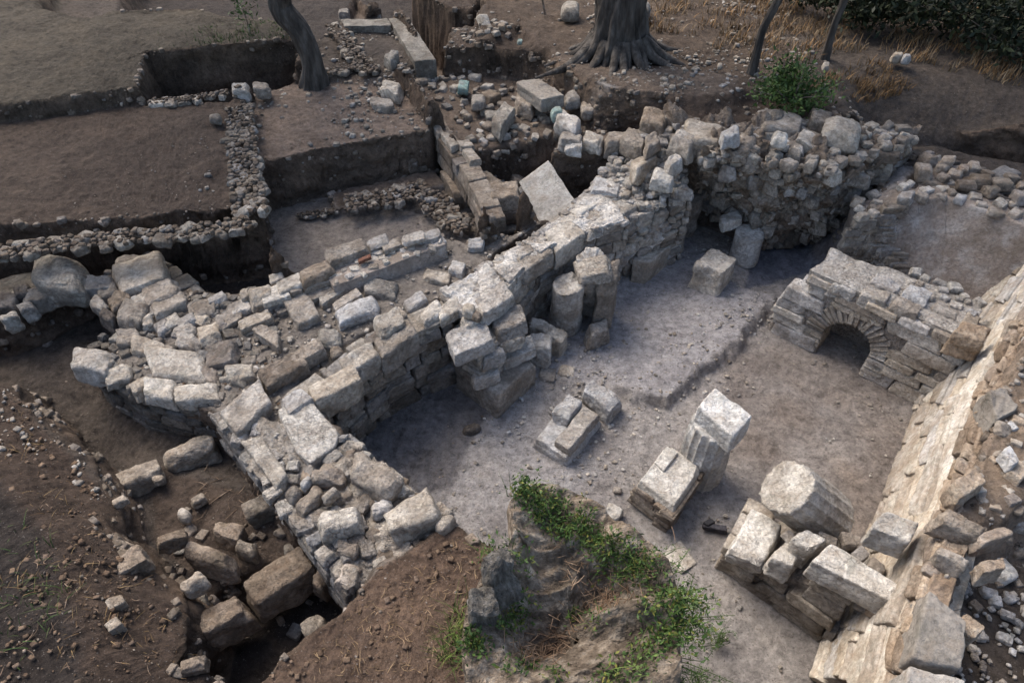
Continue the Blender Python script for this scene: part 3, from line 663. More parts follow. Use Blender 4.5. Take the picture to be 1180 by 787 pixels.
# cross wall with bare slabs on the left of the room
def cross_wall():
    q = [P(247, 478, 1.05), P(330, 585, 1.05), P(402, 680, 1.05), P(520, 602, 1.05), P(402, 503, 1.05), P(345, 447, 1.05)]
    W = wall_thing('stone_wall', 'thick low cross wall capped with bare slabs and round boulders, left edge of the sunken room', 'wall', q, 0)
    mb = MB(); a, b = P(404, 503, 1.0), P(522, 603, 1.0); c, d = P(338, 432, 1.0), P(245, 480, 1.0); e = P(400, 682, 1.0)
    prism(mb, [v3(a, -.05), v3(b, -.05), v3(e, .1), v3(d, .1)], [v3(a, 1.01), v3(b, 1.01), v3(e, 1.01), v3(d, 1.01)], 91, 70, .15, (.85, .8, .74), .02)
    lay([a, b, e, d], 1.03, .13, 97, mbadd(mb), .5, 110, k=1800, sink=.6, tones=(.75, 1.1))
    face(mb, v3(a, 0), v3(b, 0), a, b, seed=92, tones=(.6, .9), out=(.7, .7, 0)); face(mb, v3(d, .2), v3(e, .2), d, e, seed=93, tones=(.6, .9), out=(-.7, -.7, 0))
    mb.build('masonry', M['palemortar'], W, W.location[:])
    stone('slab', Q(1.12, (246, 474), (297, 432), (313, 462), (272, 505)), 1.12, .26, 'lime', 'block', parent=W)
    stone('slab', Q(1.1, (314, 466), (350, 447), (406, 508), (350, 556)), 1.08, .16, 'palemortar', 'rubble', parent=W)
    stone('slab', Q(1.1, (275, 508), (301, 500), (334, 548), (318, 568)), 1.1, .22, 'lime', 'block', parent=W)
    stone('slab', Q(1.08, (318, 462), (350, 446), (368, 462), (330, 486)), 1.12, .14, 'lime', 'rubble', parent=W)
    sb = MB(); poly = [P(352, 548, 1), P(405, 512, 1), P(515, 600, 1), P(405, 672, 1)]
    lay(poly, 1.0, .16, 95, mbadd(sb), .6, 60, k=1200, sink=.5); sb.build('rubble_fill', M['brown'], W, W.location[:])
cross_wall()
for s, z, th, m, k, l in [
    ((430, 541, 27, 16, 21), 1.24, .3, 'lime', 'boulder', 'big rounded boulder on the cross wall, at the lip above the room floor'),
    ((473, 588, 26, -13, 22), 1.24, .3, 'lime', 'rubble', 'big wedge shaped pale boulder near the end of the cross wall'),
    ((389, 598, 25, -6, 14), 1.2, .24, 'lime', 'rubble', 'flat topped boulder on the outer edge of the cross wall'),
    ((378, 546, 19, 2, 10), 1.16, .2, 'brown', 'rubble', 'brownish boulder in the middle of the cross wall above smaller cobbles'),
    ((358, 572, 14, -13, 8), 1.14, .2, 'brown', 'rubble', 'narrow brown stone leaning on the outer side of the cross wall'),
    ((438, 580, 13, -4, 10), 1.14, .18, 'lime', 'cobble', 'medium stone wedged between the round boulder and the wedge shaped boulder'),
    ((336, 567, 8, -7, 9), 1.12, .18, 'grey', 'cobble', 'grey cobble at the foot of the long bare slab on the cross wall'),
    ((513, 600, 10, -8, 10), 1.2, .2, 'lime', 'cobble', 'smooth stone half buried where the cross wall meets the brown soil'),
    ((380, 567, 8, -7, 5), 1.18, .12, 'lime', 'cobble', 'small upright pale cobble in the middle of the cross wall'),
    ((352, 553, 5, -6, 4), 1.16, .1, 'white', 'cobble', 'tiny white stone above the grey cobble on the cross wall'),
    ((400, 630, 13, 3, 9), 1.1, .14, 'brown', 'rubble', 'dark stone at the outer brink of the cross wall above the hole')]:
    stone('boulder', s, z, th, m, k, l, 'boulder' if th > .2 else 'stone')

# north wall with the plastered trough, and the apse of big rubble on the left
def trough_wall():
    A, B, C_, D = P(318, 352, 1.12), P(512, 278, 1.12), P(502, 266, 1.12), P(298, 335, 1.12)
    W = wall_thing('stone_wall', 'low wall with a smooth plastered inner face between the small room and the rubble fill', 'wall', (A, B, C_, D), .5)
    mb = MB(); a2, b2 = P(385, 330, 1.12), P(514, 281, 1.12); c2, d2 = P(500, 267, 1.12), P(372, 312, 1.12)
    prism(mb, [v3(a2, .8)+np.array((.03, -.06, 0)), v3(b2, .8)+np.array((.03, -.06, 0)), v3(c2, .5), v3(d2, .5)], [a2, b2, c2, d2], 23, 26, .02, (1, 1, 1), 0)
    mb.build('plastered_face', M['plaster'], W, W.location[:])
    sb = MB(); face(sb, v3(D, .5), v3(C_, .5), D, C_, seed=24, out=(-.5, 1, 0)); lay([a2, b2, c2, d2], 1.12, .1, 25, mbadd(sb), .4, 60, k=900, sink=.5, tones=(.9, 1.2))
    prism(sb, [v3(A, .8), v3(a2, .8), v3(d2, .5), v3(D, .5)], [v3(A, 1.0), v3(a2, 1.05), v3(d2, 1.05), v3(D, 1.0)], 26, 20, .05, (.7, .66, .62), 0)
    sb.build('masonry', M['lime'], W, W.location[:])
    for s, z, th, m in [((399, 288, 24, -9, 9), 1.24, .16, 'lime'), ((365, 308, 20, -8, 10), 1.22, .3, 'brown'), ((434, 277, 12, -5, 7), 1.2, .1, 'lime'), ((333, 325, 15, -6, 8), 1.15, .16, 'lime'),
                        ((496, 269, 13, -4, 5), 1.2, .12, 'lime'), ((451, 281, 12, -5, 6), 1.19, .08, 'lime'), ((300, 335, 15, -5, 10), 1.15, .3, 'lime'), ((281, 336, 6, -1, 6), 1.1, .14, 'lime'), ((318, 318, 8, -3, 5), 1.12, .12, 'lime')]:
        stone('capping_stone', s, z, th, m, 'rubble', parent=W)
    stone('tile_fragment', (420, 297, 7, -3, 2), 1.2, .04, 'rust', 'ashlar', 'broken red clay tile lying on the plastered wall', 'tile')
    stone('flat_stone', (476, 272, 12, -3, 5), 1.25, .06, 'white', 'rubble', 'thin white flat stone lying on the far end of the plastered wall', 'stone')
trough_wall()
def apse():
    ring = [(262, 478), (205, 462), (150, 452), (112, 425), (92, 405), (130, 385), (165, 380), (100, 335), (150, 302), (178, 318), (215, 345), (300, 338), (330, 355), (300, 430)]
    pw = [P(x, y, .9) for x, y in ring]
    W = wall_thing('ruined_apse', 'curved ruin of tumbled rubble stones on the left, beside the dark court', 'wall', pw, .4)
    sb = MB(); out = [(262, 478), (205, 462), (150, 452), (112, 425), (92, 405), (130, 388), (190, 400), (100, 335)]
    segs = [((272, 478), (205, 466)), ((205, 466), (150, 454)), ((150, 454), (112, 430)), ((112, 430), (90, 405)), ((165, 392), (98, 330)), ((215, 350), (178, 320)), ((178, 320), (148, 302))]
    for i, (p, q) in enumerate(segs):
        a, b = P(*p, .92), P(*q, .92); face(sb, v3(a, .35), v3(b, .35), a, b, h=(.1, .2), l=(.14, .34), depth=.16, seed=130+i, tones=(.45, .8), out=None, kw=dict(rnd=.4, cuts=6, rough=.12, n=8, cutd=(.66, .9)))
    sb.build('masonry', M['grey'], W, W.location[:])
    big = [(157, 314, 27, -6, 16, .3, 'lime'), (146, 301, 13, -4, 8, .26, 'lime'), (108, 325, 17, -1, 9, .2, 'grey'), (122, 335, 10, -4, 7, .16, 'grey'), (134, 343, 11, -7, 7, .2, 'brown'), (149, 357, 15, 5, 15, .26, 'grey'),
           (168, 369, 8, -2, 7, .2, 'lime'), (186, 375, 8, -4, 7, .2, 'lime'), (160, 343, 8, -4, 7, .2, 'lime'), (182, 334, 20, -7, 11, .26, 'lime'), (194, 349, 19, -9, 9, .22, 'lime'), (232, 352, 15, -5, 9, .22, 'lime'),
           (214, 368, 9, -4, 6, .16, 'lime'), (212, 380, 11, -4, 7, .16, 'lime'), (198, 368, 8, -5, 6, .16, 'lime'), (228, 364, 8, 4, 7, .16, 'lime'), (238, 382, 12, -3, 11, .2, 'lime'), (214, 393, 14, 3, 10, .18, 'lime'),
           (146, 386, 13, -3, 10, .2, 'lime'), (168, 397, 19, 5, 10, .2, 'lime'), (188, 402, 13, 2, 8, .18, 'lime'), (205, 418, 31, 2, 17, .26, 'lime'), (254, 402, 17, -2, 14, .26, 'brown'), (133, 428, 15, -4, 9, .18, 'lime'),
           (183, 446, 17, 2, 11, .2, 'lime'), (224, 449, 26, -2, 11, .24, 'lime'), (275, 427, 16, -3, 9, .22, 'lime'), (262, 365, 13, -6, 8, .18, 'lime'), (275, 352, 14, -5, 7, .18, 'lime'), (112, 347, 8, 5, 6, .2, 'grey'),
           (95, 322, 6, -3, 5, .15, 'grey'), (122, 362, 8, 4, 6, .18, 'dark'), (176, 356, 7, -3, 6, .15, 'lime'), (248, 342, 10, -5, 6, .18, 'lime'), (252, 374, 8, -4, 5, .14, 'brown'), (160, 440, 10, -6, 7, .16, 'lime'), (240, 430, 10, 3, 8, .14, 'brown')]
    for cx, cy, dx, dy, wd, th, m in big: stone('rubble_block', (cx, cy, dx*1.1, dy*1.1, wd*1.15), .97+th*.33, th*1.1, m, 'rubble', parent=W)
    fb = MB(); lay(pw, .95, .12, 140, mbadd(fb), .6, 260, k=3500, sink=.5, tones=(.6, 1)); fb.build('rubble_fill', M['grey'], W, W.location[:])
apse()
for s, z, th, m, k, l in [
    ((104, 411, 23, 4, 15), 1.06, .26, 'lime', 'rubble', 'big angular stone at the leftmost tip of the curved rubble ruin'),
    ]:
    if m: stone('boulder', s, z, th, m, k, l, 'boulder')
def left_wall():
    q = [P(-60, 375, .9), P(88, 320, .9), P(80, 300, .9), P(-60, 330, .9)]
    W = wall_thing('stone_wall', 'short dark rubble wall at the left edge of the photo under the round boulder', 'wall', q, .4)
    sb = MB(); prism(sb, [v3(p, .3) for p in q], [v3(p, .85) for p in q], 150, 20, .05, (.5, .48, .45)); face(sb, v3(q[0], .4), v3(q[1], .4), q[0], q[1], seed=151, tones=(.5, .8), out=(.3, -1, 0))
    sb.build('masonry', M['grey'], W, W.location[:])
    for s, m in [((46, 335, 22, -9, 9), 'grey'), ((24, 332, 11, -2, 9), 'dark'), ((6, 343, 13, 1, 10), 'dark'), ((8, 363, 9, -4, 6), 'grey'), ((28, 352, 10, -4, 5), 'grey'), ((-25, 355, 14, -3, 8), 'dark'), ((76, 324, 8, -3, 4), 'grey')]:
        stone('rubble_block', s, 1.0, .22, m, 'rubble', parent=W)
left_wall()
stone('boulder', (63, 308, 31, 4, 22), 1.2, .42, 'grey', 'boulder', 'large dark rounded boulder by itself on the rubble wall at the far left', 'boulder')

# blocks lying on the fill between the walls
for q, z, th, m, k, l in [
    (Q(1.06, (317, 334), (346, 326), (372, 360), (341, 374)), 1.06, .24, 'lime', 'block', 'large square flat block on the fill, left of two long thin blocks'),
    (Q(1.08, (286, 378), (302, 372), (321, 378), (321, 402), (287, 402))[:4], 1.08, .28, 'brown', 'block', 'pentagonal brownish block with a flat top on the rubble fill'),
    ((293, 366, 21, -7, 7), 1.06, .2, 'lime', 'block', 'long pale block between the pentagonal block and the large square block'),
    ((385, 337, 16, -10, 4), 1.04, .12, 'lime', 'ashlar', 'upper of two long thin parallel blocks on the fill'),
    ((400, 344, 15, -9, 5), 1.05, .14, 'lime', 'ashlar', 'lower and thicker of two long thin parallel blocks on the fill'),
    ((437, 329, 18, 2, 11), 1.04, .2, 'grey', 'rubble', 'rounded grey stone on the dusty fill below the plastered wall'),
    ((412, 354, 23, -9, 11), 1.08, .22, 'white', 'rubble', 'pale pointed block with a light top in the middle of the fill'),
    ((448, 367, 15, -8, 11), 1.14, .2, 'lime', 'block', 'split pale block on the brink of the main wall above the dark corner'),
    ((324, 424, 26, -15, 11), 1.1, .28, 'brown', 'block', 'long tilted brown block next to the first bare slab of the cross wall'),
    ((356, 402, 18, -10, 10), 1.08, .26, 'brown', 'rubble', 'brown rough block behind the main wall, above the long tilted block'),
    ((378, 385, 14, 2, 13), 1.04, .2, 'grey', 'boulder', 'round grey boulder resting in the dust of the fill'),
    ((387, 403, 7, -3, 7), 1.02, .14, 'brown', 'cobble', 'small round brown cobble below the round grey boulder'),
    ((501, 316, 15, 3, 6), 1.0, .14, 'lime', 'rubble', 'jagged pale fragment lying alone on the grey dusty fill'),
    ((527, 306, 9, 3, 8), 1.02, .14, 'white', 'rubble', 'white chunk on the fill near the far end of the plastered wall'),
    ((548, 278, 9, 0, 5), 1.05, .14, 'white', 'rubble', 'small white stone in the gap between the plastered wall and the stacked blocks'),
    ((344, 349, .1, .1, .1), 0, 0, None, None, None)]:
    if m: stone('block', q, z, th, m, k, l, 'block' if k != 'cobble' else 'stone')

# piers of the room
def pier_one():
    q = Q(.34, (522, 422), (573, 458), (620, 418), (572, 386))
    W = wall_thing('stone_pier', 'stepped masonry pier of thin courses jutting from the main wall into the room', 'pier', q, 0)
    stone('base_block', q, .34, .4, 'lime', 'ashlar', parent=W)
    mb = MB(); a, b = P(517, 398, .9), P(545, 417, .9); foot = [v3(p, .3) for p in (P(520, 410, .34), P(560, 440, .34), P(604, 402, .34), P(565, 368, .34))]
    top = [v3(p, .8) for p in (P(515, 385, .8), P(548, 410, .8), P(596, 372, .8), P(560, 348, .8))]
    prism(mb, foot, top, 160, 22, .05, (.95, .93, .9), .02)
    for i, j in ((0, 1), (1, 2)): face(mb, foot[i], foot[j], top[i], top[j], h=(.05, .1), l=(.2, .45), depth=.14, seed=161+i, tones=(.65, 1), out=(-.3, -1, 0) if i == 0 else (.7, -.6, 0), kw=dict(rnd=.15, cuts=2, rough=.08, n=9, cutd=(.85, .98)))
    prism(mb, [v3(P(510, 400, .0), 0), v3(P(524, 428, 0), 0), v3(P(560, 400, 0), 0), v3(P(545, 370, 0), 0)], [v3(P(512, 385, .5), .5), v3(P(522, 424, .4), .4), v3(P(560, 395, .4), .4), v3(P(545, 365, .5), .5)], 165, 14, .04, (.6, .58, .55))
    face(mb, v3(P(516, 430, 0), 0), v3(P(568, 474, 0), 0), v3(P(518, 412, .3), .3), v3(P(560, 446, .3), .3), h=(.05, .09), l=(.15, .35), depth=.1, seed=169, tones=(.5, .8), out=(-.7, -.6, 0))
    mb.build('masonry', M['lime'], W, W.location[:])
    for s, z, th, m, k in [((541, 387, 22, -9, 15), .98, .18, 'lime', 'ashlar'), ((559, 424, 16, -4, 12), .52, .18, 'white', 'block'), ((597, 400, 20, -8, 10), .5, .16, 'white', 'block'), ((585, 368, 19, -6, 13), .92, .18, 'palemortar', 'rubble'),
                           ((562, 352, 14, -5, 10), .95, .18, 'palemortar', 'rubble'), ((588, 388, 17, -4, 8), .78, .16, 'palemortar', 'rubble'), ((567, 402, 14, -6, 11), .74, .16, 'lime', 'rubble'), ((545, 367, 12, -5, 8), 1.02, .16, 'lime', 'rubble')]:
        stone('pier_stone', s, z, th, m, k, parent=W)
pier_one()
stone('cobble', (540, 352, 7, 2, 7), 1.16, .14, 'lime', 'cobble', 'rounded cobble on the brink where the stepped pier meets the main wall', 'stone')
stone('cobble', (549, 361, 5, 2, 5), 1.12, .1, 'brown', 'cobble', 'tiny tan cobble beside the rounded cobble above the stepped pier', 'stone')
for s, z, th, m, k, l in [((622, 392, 15, 3, 11), .32, .34, 'white', 'block', 'squarish white block beside the stepped pier, nearest of three small blocks'),
                          ((621, 373, 11, 3, 7), .3, .32, 'lime', 'block', 'small pale block against the main wall behind the squarish white block'),
                          ((641, 383, 11, 6, 8), .28, .3, 'lime', 'block', 'small pale block between the squarish white block and the broken column'),
                          ((631, 430, 10, 2, 9), .03, .08, 'grey', 'cobble', 'flat grey stone sunk in the floor right of the stepped pier'),
                          ((653, 426, 9, 2, 8), .03, .08, 'lime', 'cobble', 'flat tan stone sunk in the floor below the broken column'),
                          ((543, 492, 10, -3, 6), .05, .14, 'dark', 'cobble', 'dark stone lying alone in the shaded corner of the room floor'),
                          ((707, 586, 8, 5, 9), .12, .16, 'white', 'rubble', 'small white stone on the floor between the grassy stump and the brick footed pier'),
                          ((783, 640, 10, 14, 14), .03, .06, 'white', 'rubble', 'thin white slab flush with the floor right of the stump'),
                          ((712, 563, 5, 1, 4), .05, .07, 'lime', 'cobble', 'tiny pebble above the small white stone on the room floor'),
                          ((590, 690, .1, .1, .1), 0, 0, None, None, None)]:
    if m: stone('block', s, z, th, m, k, l, 'block' if 'block' in l.split('on')[0] else 'stone')
mb = MB(); V, F = rock((.13, .035, .03), 5, n=8); mb.add(rotz(V, -.2)+P(823, 608, .05), F, (.5, .55, .7)); V, F = rock((.06, .03, .04), 6, n=8); mb.add(rotz(V, .5)+P(817, 603, .06), F, (.45, .5, .6))
tag(mb.build('dark_fragment', M['dark'], origin=P(823, 608, 0)), 'dark bluish broken fragment lying on the floor left of the corner pier', 'fragment')

def low_bases():
    W = wall_thing('pier_base', 'low white base with a ledge at its lower end, mid room', 'pier base', Q(0, (612, 515), (657, 455), (697, 480), (650, 540)), 0)
    stone('plinth', Q(.16, (611, 508), (656, 450), (697, 477), (651, 536)), .16, .2, 'white', 'block', parent=W)
    stone('upper_block', Q(.27, (634, 477), (654, 450), (673, 462), (654, 487)), .27, .14, 'white', 'block', parent=W)
    stone('upper_block', Q(.24, (636, 508), (673, 463), (695, 475), (655, 522)), .24, .12, 'white', 'block', parent=W)
    stone('pier_base', Q(.24, (668, 447), (685, 433), (719, 457), (703, 475)), .24, .26, 'white', 'block', 'small broken white base with a notch, just behind the ledged block', 'pier base')
    W = wall_thing('pier_base', 'white topped rectangular base of thin courses, touching the fluted column', 'pier base', Q(0, (728, 572), (770, 520), (812, 550), (768, 606)), 0)
    q1 = Q(.0, (729, 578), (768, 526), (803, 556), (768, 609)); q1t = [v3(P(735, 558, .36), .33), v3(P(770, 514, .36), .33), v3(P(808, 542, .36), .33), v3(P(776, 589, .36), .33)]
    mb = MB(); prism(mb, [v3(p, -.03) for p in q1], q1t, 170, 14, .02, (.8, .75, .7), .02); q1 = [v3(p, 0) for p in q1]
    face(mb, q1[0], q1[3], q1t[0], q1t[3], h=(.045, .075), l=(.2, .5), depth=.08, seed=171, tones=(.75, 1.05), out=(-.7, -.7, 0), kw=dict(rnd=.12, cuts=1, rough=.07, n=10, cutd=(.9, .98)))
    face(mb, q1[3], q1[2], q1t[3], q1t[2], h=(.045, .075), l=(.2, .5), depth=.08, seed=172, tones=(.75, 1.05), out=(.7, -.7, 0), kw=dict(rnd=.12, cuts=1, rough=.07, n=10, cutd=(.9, .98)))
    face(mb, q1[0], q1[1], q1t[0], q1t[1], h=(.045, .075), l=(.2, .5), depth=.08, seed=173, tones=(.75, 1.05), out=(-.7, .7, 0), kw=dict(rnd=.12, cuts=1, rough=.07, n=10, cutd=(.9, .98)))
    mb.build('masonry', M['brown'], W, W.location[:])
    stone('top_slab', Q(.4, (734, 556), (770, 511), (810, 540), (778, 588)), .4, .1, 'white', 'block', parent=W)
    stone('top_slab', Q(.44, (752, 531), (770, 510), (783, 520), (765, 543)), .44, .1, 'white', 'block', parent=W)
low_bases()

# columns
def columns():
    t = empty('column', P(806, 540, 0), 'fluted column stub capped by a tilted white block, in the middle of the room', 'column')
    a = P(804, 545, 0); a[2] = -.03
    drum('shaft', a, np.array((a[0]+.02, a[1]+.02, .78)), .235, .22, 'white', 16, t, 3, .02, .012)
    top = Q(1.0, (802, 468), (822, 444), (869, 480), (846, 506))
    stone('cap_block', top, 1.0, .26, 'white', 'ashlar', parent=t, tone=(1.1, 1.1, 1.1))
    # fallen, leaning drum
    A = P(906, 561, 1.0); B = P(952, 596, .52)
    tag(drum('column_drum', B, A, .262, .25, 'lime', 16, None, 9, .015, .008, .02, tone=(1.05, 1.04, 1.01)), 'short thick fluted drum lying tilted against the corner pier, pale round end facing up', 'column drum')
    # stub at the back
    tag(drum('column_stub', P(856, 300, -.02), P(864, 268, .46)*np.array((1, 1, 1)), .2, .195, 'white', 0, None, 12, 0, .006), 'plain round column stub at the back of the room beside the cubic white block', 'column stub')
    tag(drum('column_stub', P(789, 268, -.02), P(799, 229, .62), .14, .15, 'brown', 0, None, 13, 0, .02), 'slim brownish column stub half hidden under the crumbling ridge', 'column stub')
    # heart shaped double pier
    tag(drum('column_stub', P(650, 378, -.02), P(656, 326, .78), .2, .19, 'lime', 0, None, 14, 0, .018, .05), 'round broken column standing in front of the double pier by the main wall', 'column')
    t = empty('column', P(692, 360, 0), 'taller broken pier with one rounded and one flat side right of the round broken column', 'column')
    drum('rounded_side', P(680, 352, -.02), P(684, 302, .95), .22, .21, 'lime', 0, t, 15, 0, .025, .07)
    stone('flat_side', Q(.9, (690, 300), (716, 299), (712, 318), (688, 322)), .9, .92, 'lime', 'block', parent=t)
    stone('flat_side', (683, 306, 22, -3, 14), 1.0, .16, 'palemortar', 'rubble', parent=t)
    stone('flat_side', (690, 375, 13, -5, 8), .28, .3, 'lime', 'rubble', parent=t)
    # cubic block
    stone('cubic_block', Q(.46, (796, 302), (818, 281), (855, 295), (833, 318)), .46, .5, 'white', 'block', 'cubic white block with a chipped side standing on the upper floor near the round stub', 'block')
    stone('wall_block', Q(.42, (728, 296), (782, 252), (794, 262), (748, 300)), .36, .4, 'lime', 'ashlar', 'long pale foundation block under the crumbling ridge, facing the upper floor', 'block')
    stone('flat_stone', (843, 249, 12, -4, 7), .6, .16, 'white', 'rubble', 'pale loose stone resting behind the round column stub at the back', 'stone')
columns()

# wall with the small arch
def arch_wall():
    bl, br = P(888, 380, 0), P(1062, 466, 0); L = np.linalg.norm(br-bl); ex = unit(br-bl); up = np.array((0, 0, 1.0)); out = np.array((ex[1], -ex[0], 0)); out = out if out[1] < 0 else -out
    T = .5; topz = 1.02
    oc0, oc1 = P(947, 399, .05), P(994, 419, .05); u0 = (oc0-bl)@ex; u1 = (oc1-bl)@ex; uc = (u0+u1)/2; r = (u1-u0)/2*1.12; spr = .33
    W = empty('arched_wall', tuple(mean(bl, br)), 'pale masonry wall with a small dark round arched opening at the back right of the room', 'wall')
    ztop = lambda u: min(topz, .35+u*1.9) if u < .4 else topz+.02*math.sin(u*7)
    mb = MB()
    def box(ua, ub, za, zb0, zb1, s, tn=(.75, .7, .66)):
        a, b = bl+ex*ua-out*.0, bl+ex*ub; q = [v3(a, za), v3(b, za), v3(b-out*T, za), v3(a-out*T, za)]; qt = [v3(a, zb0), v3(b, zb1), v3(b-out*T, zb1), v3(a-out*T, zb0)]
        prism(mb, q, qt, s, 10, .015, tn, .02)
    box(0.02, .25, -.05, .4, .7, 201); box(.2, u0-.03, -.05, .7, topz-.04, 202); box(u1+.03, L+.15, -.05, topz-.04, topz-.04, 203)
    box(uc-r-.1, uc+r+.1, -.05, topz-.3, topz-.3, 204); mbk = mb.V[-1]; mbk -= out*(T-.02)  # box added behind the opening to close it off and keep it dark
    nseg = 12
    for i in range(nseg):
        ua = u0-.04+(u1-u0+.08)*i/nseg; ub = u0-.04+(u1-u0+.08)*(i+1)/nseg; m = min(max((ua+ub)/2-uc, -r), r); za = spr+math.sqrt(max(r*r-m*m, 0))+.03
        a, b = bl+ex*ua, bl+ex*ub
        q = [v3(a, za), v3(b, za), v3(b-out*T, za), v3(a-out*T, za)]; qt = [v3(p, topz-.04) for p in q]; prism(mb, q, qt, 210+i, 3, .0, (.75, .7, .66), -.003)
    ro = r+.2
    def sk(u, v, sl):
        if v > ztop(u)-.02: return True
        dx = max(abs(u-uc)-sl*.5, 0)
        if v < spr: return abs(u-uc)-sl*.42 < r
        return math.hypot(max(abs(u-uc)-sl*.32, 0), v-spr) < ro*.97
    fb = MB(); bf, brf = bl+out*.02, br+out*.02+ex*.1
    face(fb, v3(bf, -.02), v3(brf, -.02), v3(bf, topz), v3(brf, topz), h=(.1, .23), l=(.2, .5), depth=.13, seed=220, skip=sk, tones=(.95, 1.3), out=out, kw=dict(rnd=.2, cuts=4, rough=.08, n=9, cutd=(.8, .97)))
    e = bl-ex*.0; face(fb, v3(bl-out*T, 0), v3(bl, 0), v3(bl-out*T, .4), v3(bl, .4), seed=221, tones=(.9, 1.1), out=-ex)
    mb.build('core', M['palemortar'], W, W.location[:]); fb.build('masonry', M['lime'], W, W.location[:])
    vb = MB(); nv = 19; rg = np.random.default_rng(3)
    for i in range(nv):
        th = math.pi*(i+.5)/nv; d = ex*math.cos(th)+up*math.sin(th); tdir = -ex*math.sin(th)+up*math.cos(th); wdt = math.pi*(r+.1)/nv
        ln = rg.uniform(.09, .125)
        V, F = rock((ln, .2, wdt*.46), 230+i, rnd=.15, cuts=2, rough=.06, n=7, cutd=(.86, .98)); c = v3(bl+ex*uc, spr)+d*(r+ln)-out*(.2-.035)
        vb.add(place(V, c, d, -out, tdir), F if np.cross(d, -out)@tdir > 0 else F[:, ::-1], rtone(rg, .85, 1.1))
    for sgn in (-1, 1):
        for k in range(4):
            V, F = rock((.12, .2, .036), 260+k+sgn*9, rnd=.2, cuts=2, rough=.06, n=7, cutd=(.86, .98)); vb.add(place(V, v3(bl+ex*(uc+sgn*(r+.11)), .04+k*.076)-out*.165, ex, out, up), F, rtone(rg, .8, 1.1))
    vb.build('arch_ring', M['lime'], W, W.location[:])
    # top stones
    rows = [(.45, .75), (.78, 1.1), (1.12, 1.42), (1.45, 1.75), (1.78, 2.05)]
    for i, (ua, ub) in enumerate(rows):
        ub = min(ub, L+.05)
        for j, (o0, o1) in enumerate(((-.03, .2), (.22, .5))):
            a = bl+ex*ua+out*(-o0); b = bl+ex*ub-out*o0; c = bl+ex*ub-out*o1; d = bl+ex*ua-out*o1; z = topz+.03+.03*((i*7+j*3) % 3)
            stone('capping_stone', [a, b, c, d], z, .2, 'white' if (i+j) % 3 == 0 else 'lime', 'block', parent=W)
    for u, z in ((.1, .5), (.22, .78), (.34, .98)):
        a = bl+ex*(u-.14); stone('capping_stone', [a+out*.02, a+ex*.28+out*.02, a+ex*.28-out*.4, a-out*.4], z, .24, 'white', 'rubble', parent=W)
    lb = MB(); poly = [bl+ex*.2-out*.02, br-out*.02, br-out*.75, bl+ex*.2-out*.6]; prism(lb, [v3(p, topz-.15) for p in poly], [v3(p, topz+.03) for p in poly], 273, 40, .07, (1, .97, .93), .0); lay([bl+ex*1.1-out*.45, br-out*.45, br-out*.8, bl+ex*1.1-out*.8], topz+.03, .12, 270, mbadd(lb), .6, 40, k=900, tones=(.85, 1.2)); lb.build('rubble_fill', M['palemortar'], W, W.location[:])
    stone('brown_block', Q(1.32, (1098, 378), (1112, 362), (1150, 372), (1138, 392)), 1.26, .3, 'orange', 'block', 'brown squared block at the right end of the arched wall, against the ochre bank', 'block')
arch_wall()

def plaster_wall():
    # curved plastered chamber wall behind the arch
    foot = [P(968, 302, .2), P(1010, 320, .2), P(1085, 352, .2), P(1200, 385, .2)]
    top = [P(985, 262, .95), P(1040, 232, 1.25), P(1090, 226, 1.3), P(1200, 268, 1.3)]
    W = empty('plastered_wall', tuple(mean(*foot)), 'brown plastered chamber wall with peeling lower coat behind the arched wall', 'wall')
    mb = MB(); bk = np.array((.12, .45, 0))
    for i in range(3):
        a, b, A, B = foot[i], foot[i+1], top[i], top[i+1]
        A = np.array((a[0]*.0+A[0], A[1], A[2])); prism(mb, [a, b, b+bk, a+bk], [A, B, B+bk, A+bk], 301+i, 30, .03, (1, 1, 1), -.01)
    mb.build('plaster_coat', M['plaster'], W, W.location[:])
    sb = MB(); rg = np.random.default_rng(8)
    for i in range(3): lay([top[i], top[i+1], top[i+1]+bk, top[i]+bk], lambda x, y: float(mean(top[i][2], top[i+1][2])), .16, 311+i, mbadd(sb), .6, 60, k=900, tones=(.9, 1.3))
    for k in range(130):
        u = rg.random(); v = rg.random(); i = 0 if u < .7 else 1; uu = rg.random()*(1 if i == 0 else .5)*(1-.5*v*(i == 1)); 
        if i == 1: v *= .4
        p = (foot[i]*(1-uu)+foot[i+1]*uu)*(1-v)+(top[i]*(1-uu)+top[i+1]*uu)*v
        r = rg.uniform(.05, .12); V, F = rock((r*1.3, r*.5, r*.6), int(rg.integers(1e9)), rnd=.2, cuts=5, rough=.1, n=8, cutd=(.7, .92)); sb.add(V+p+np.array((-.01, -.01, 0)), F, rtone(rg, .65, 1.05))
    sb.build('exposed_rubble', M['lime'], W, W.location[:])
plaster_wall()
def slope_wall():
    q = [P(1062, 212, 1.3), P(1300, 262, 1.3), P(1300, 236, 1.3), P(1056, 186, 1.3)]
    W = wall_thing('collapsed_wall', 'dark collapsed rubble wall crossing the slope beyond the plastered wall', 'wall', q, .9); mb = MB()
    prism(mb, [v3(p, .8) for p in q], [v3(p, 1.35) for p in q], 351, 50, .12, (.85, .8, .75)); lay(q, 1.38, .2, 352, mbadd(mb), .6, 200, k=4000, sink=.5, tones=(.8, 1.3)); face(mb, v3(q[0], .85), v3(q[1], .85), v3(q[0], 1.3), v3(q[1], 1.3), seed=353, tones=(.6, 1), out=(0, -1, 0), kw=dict(rnd=.4, cuts=7, rough=.14, n=8, cutd=(.6, .9), irr=.3))
    mb.build('masonry', M['brown'], W, W.location[:])
slope_wall()

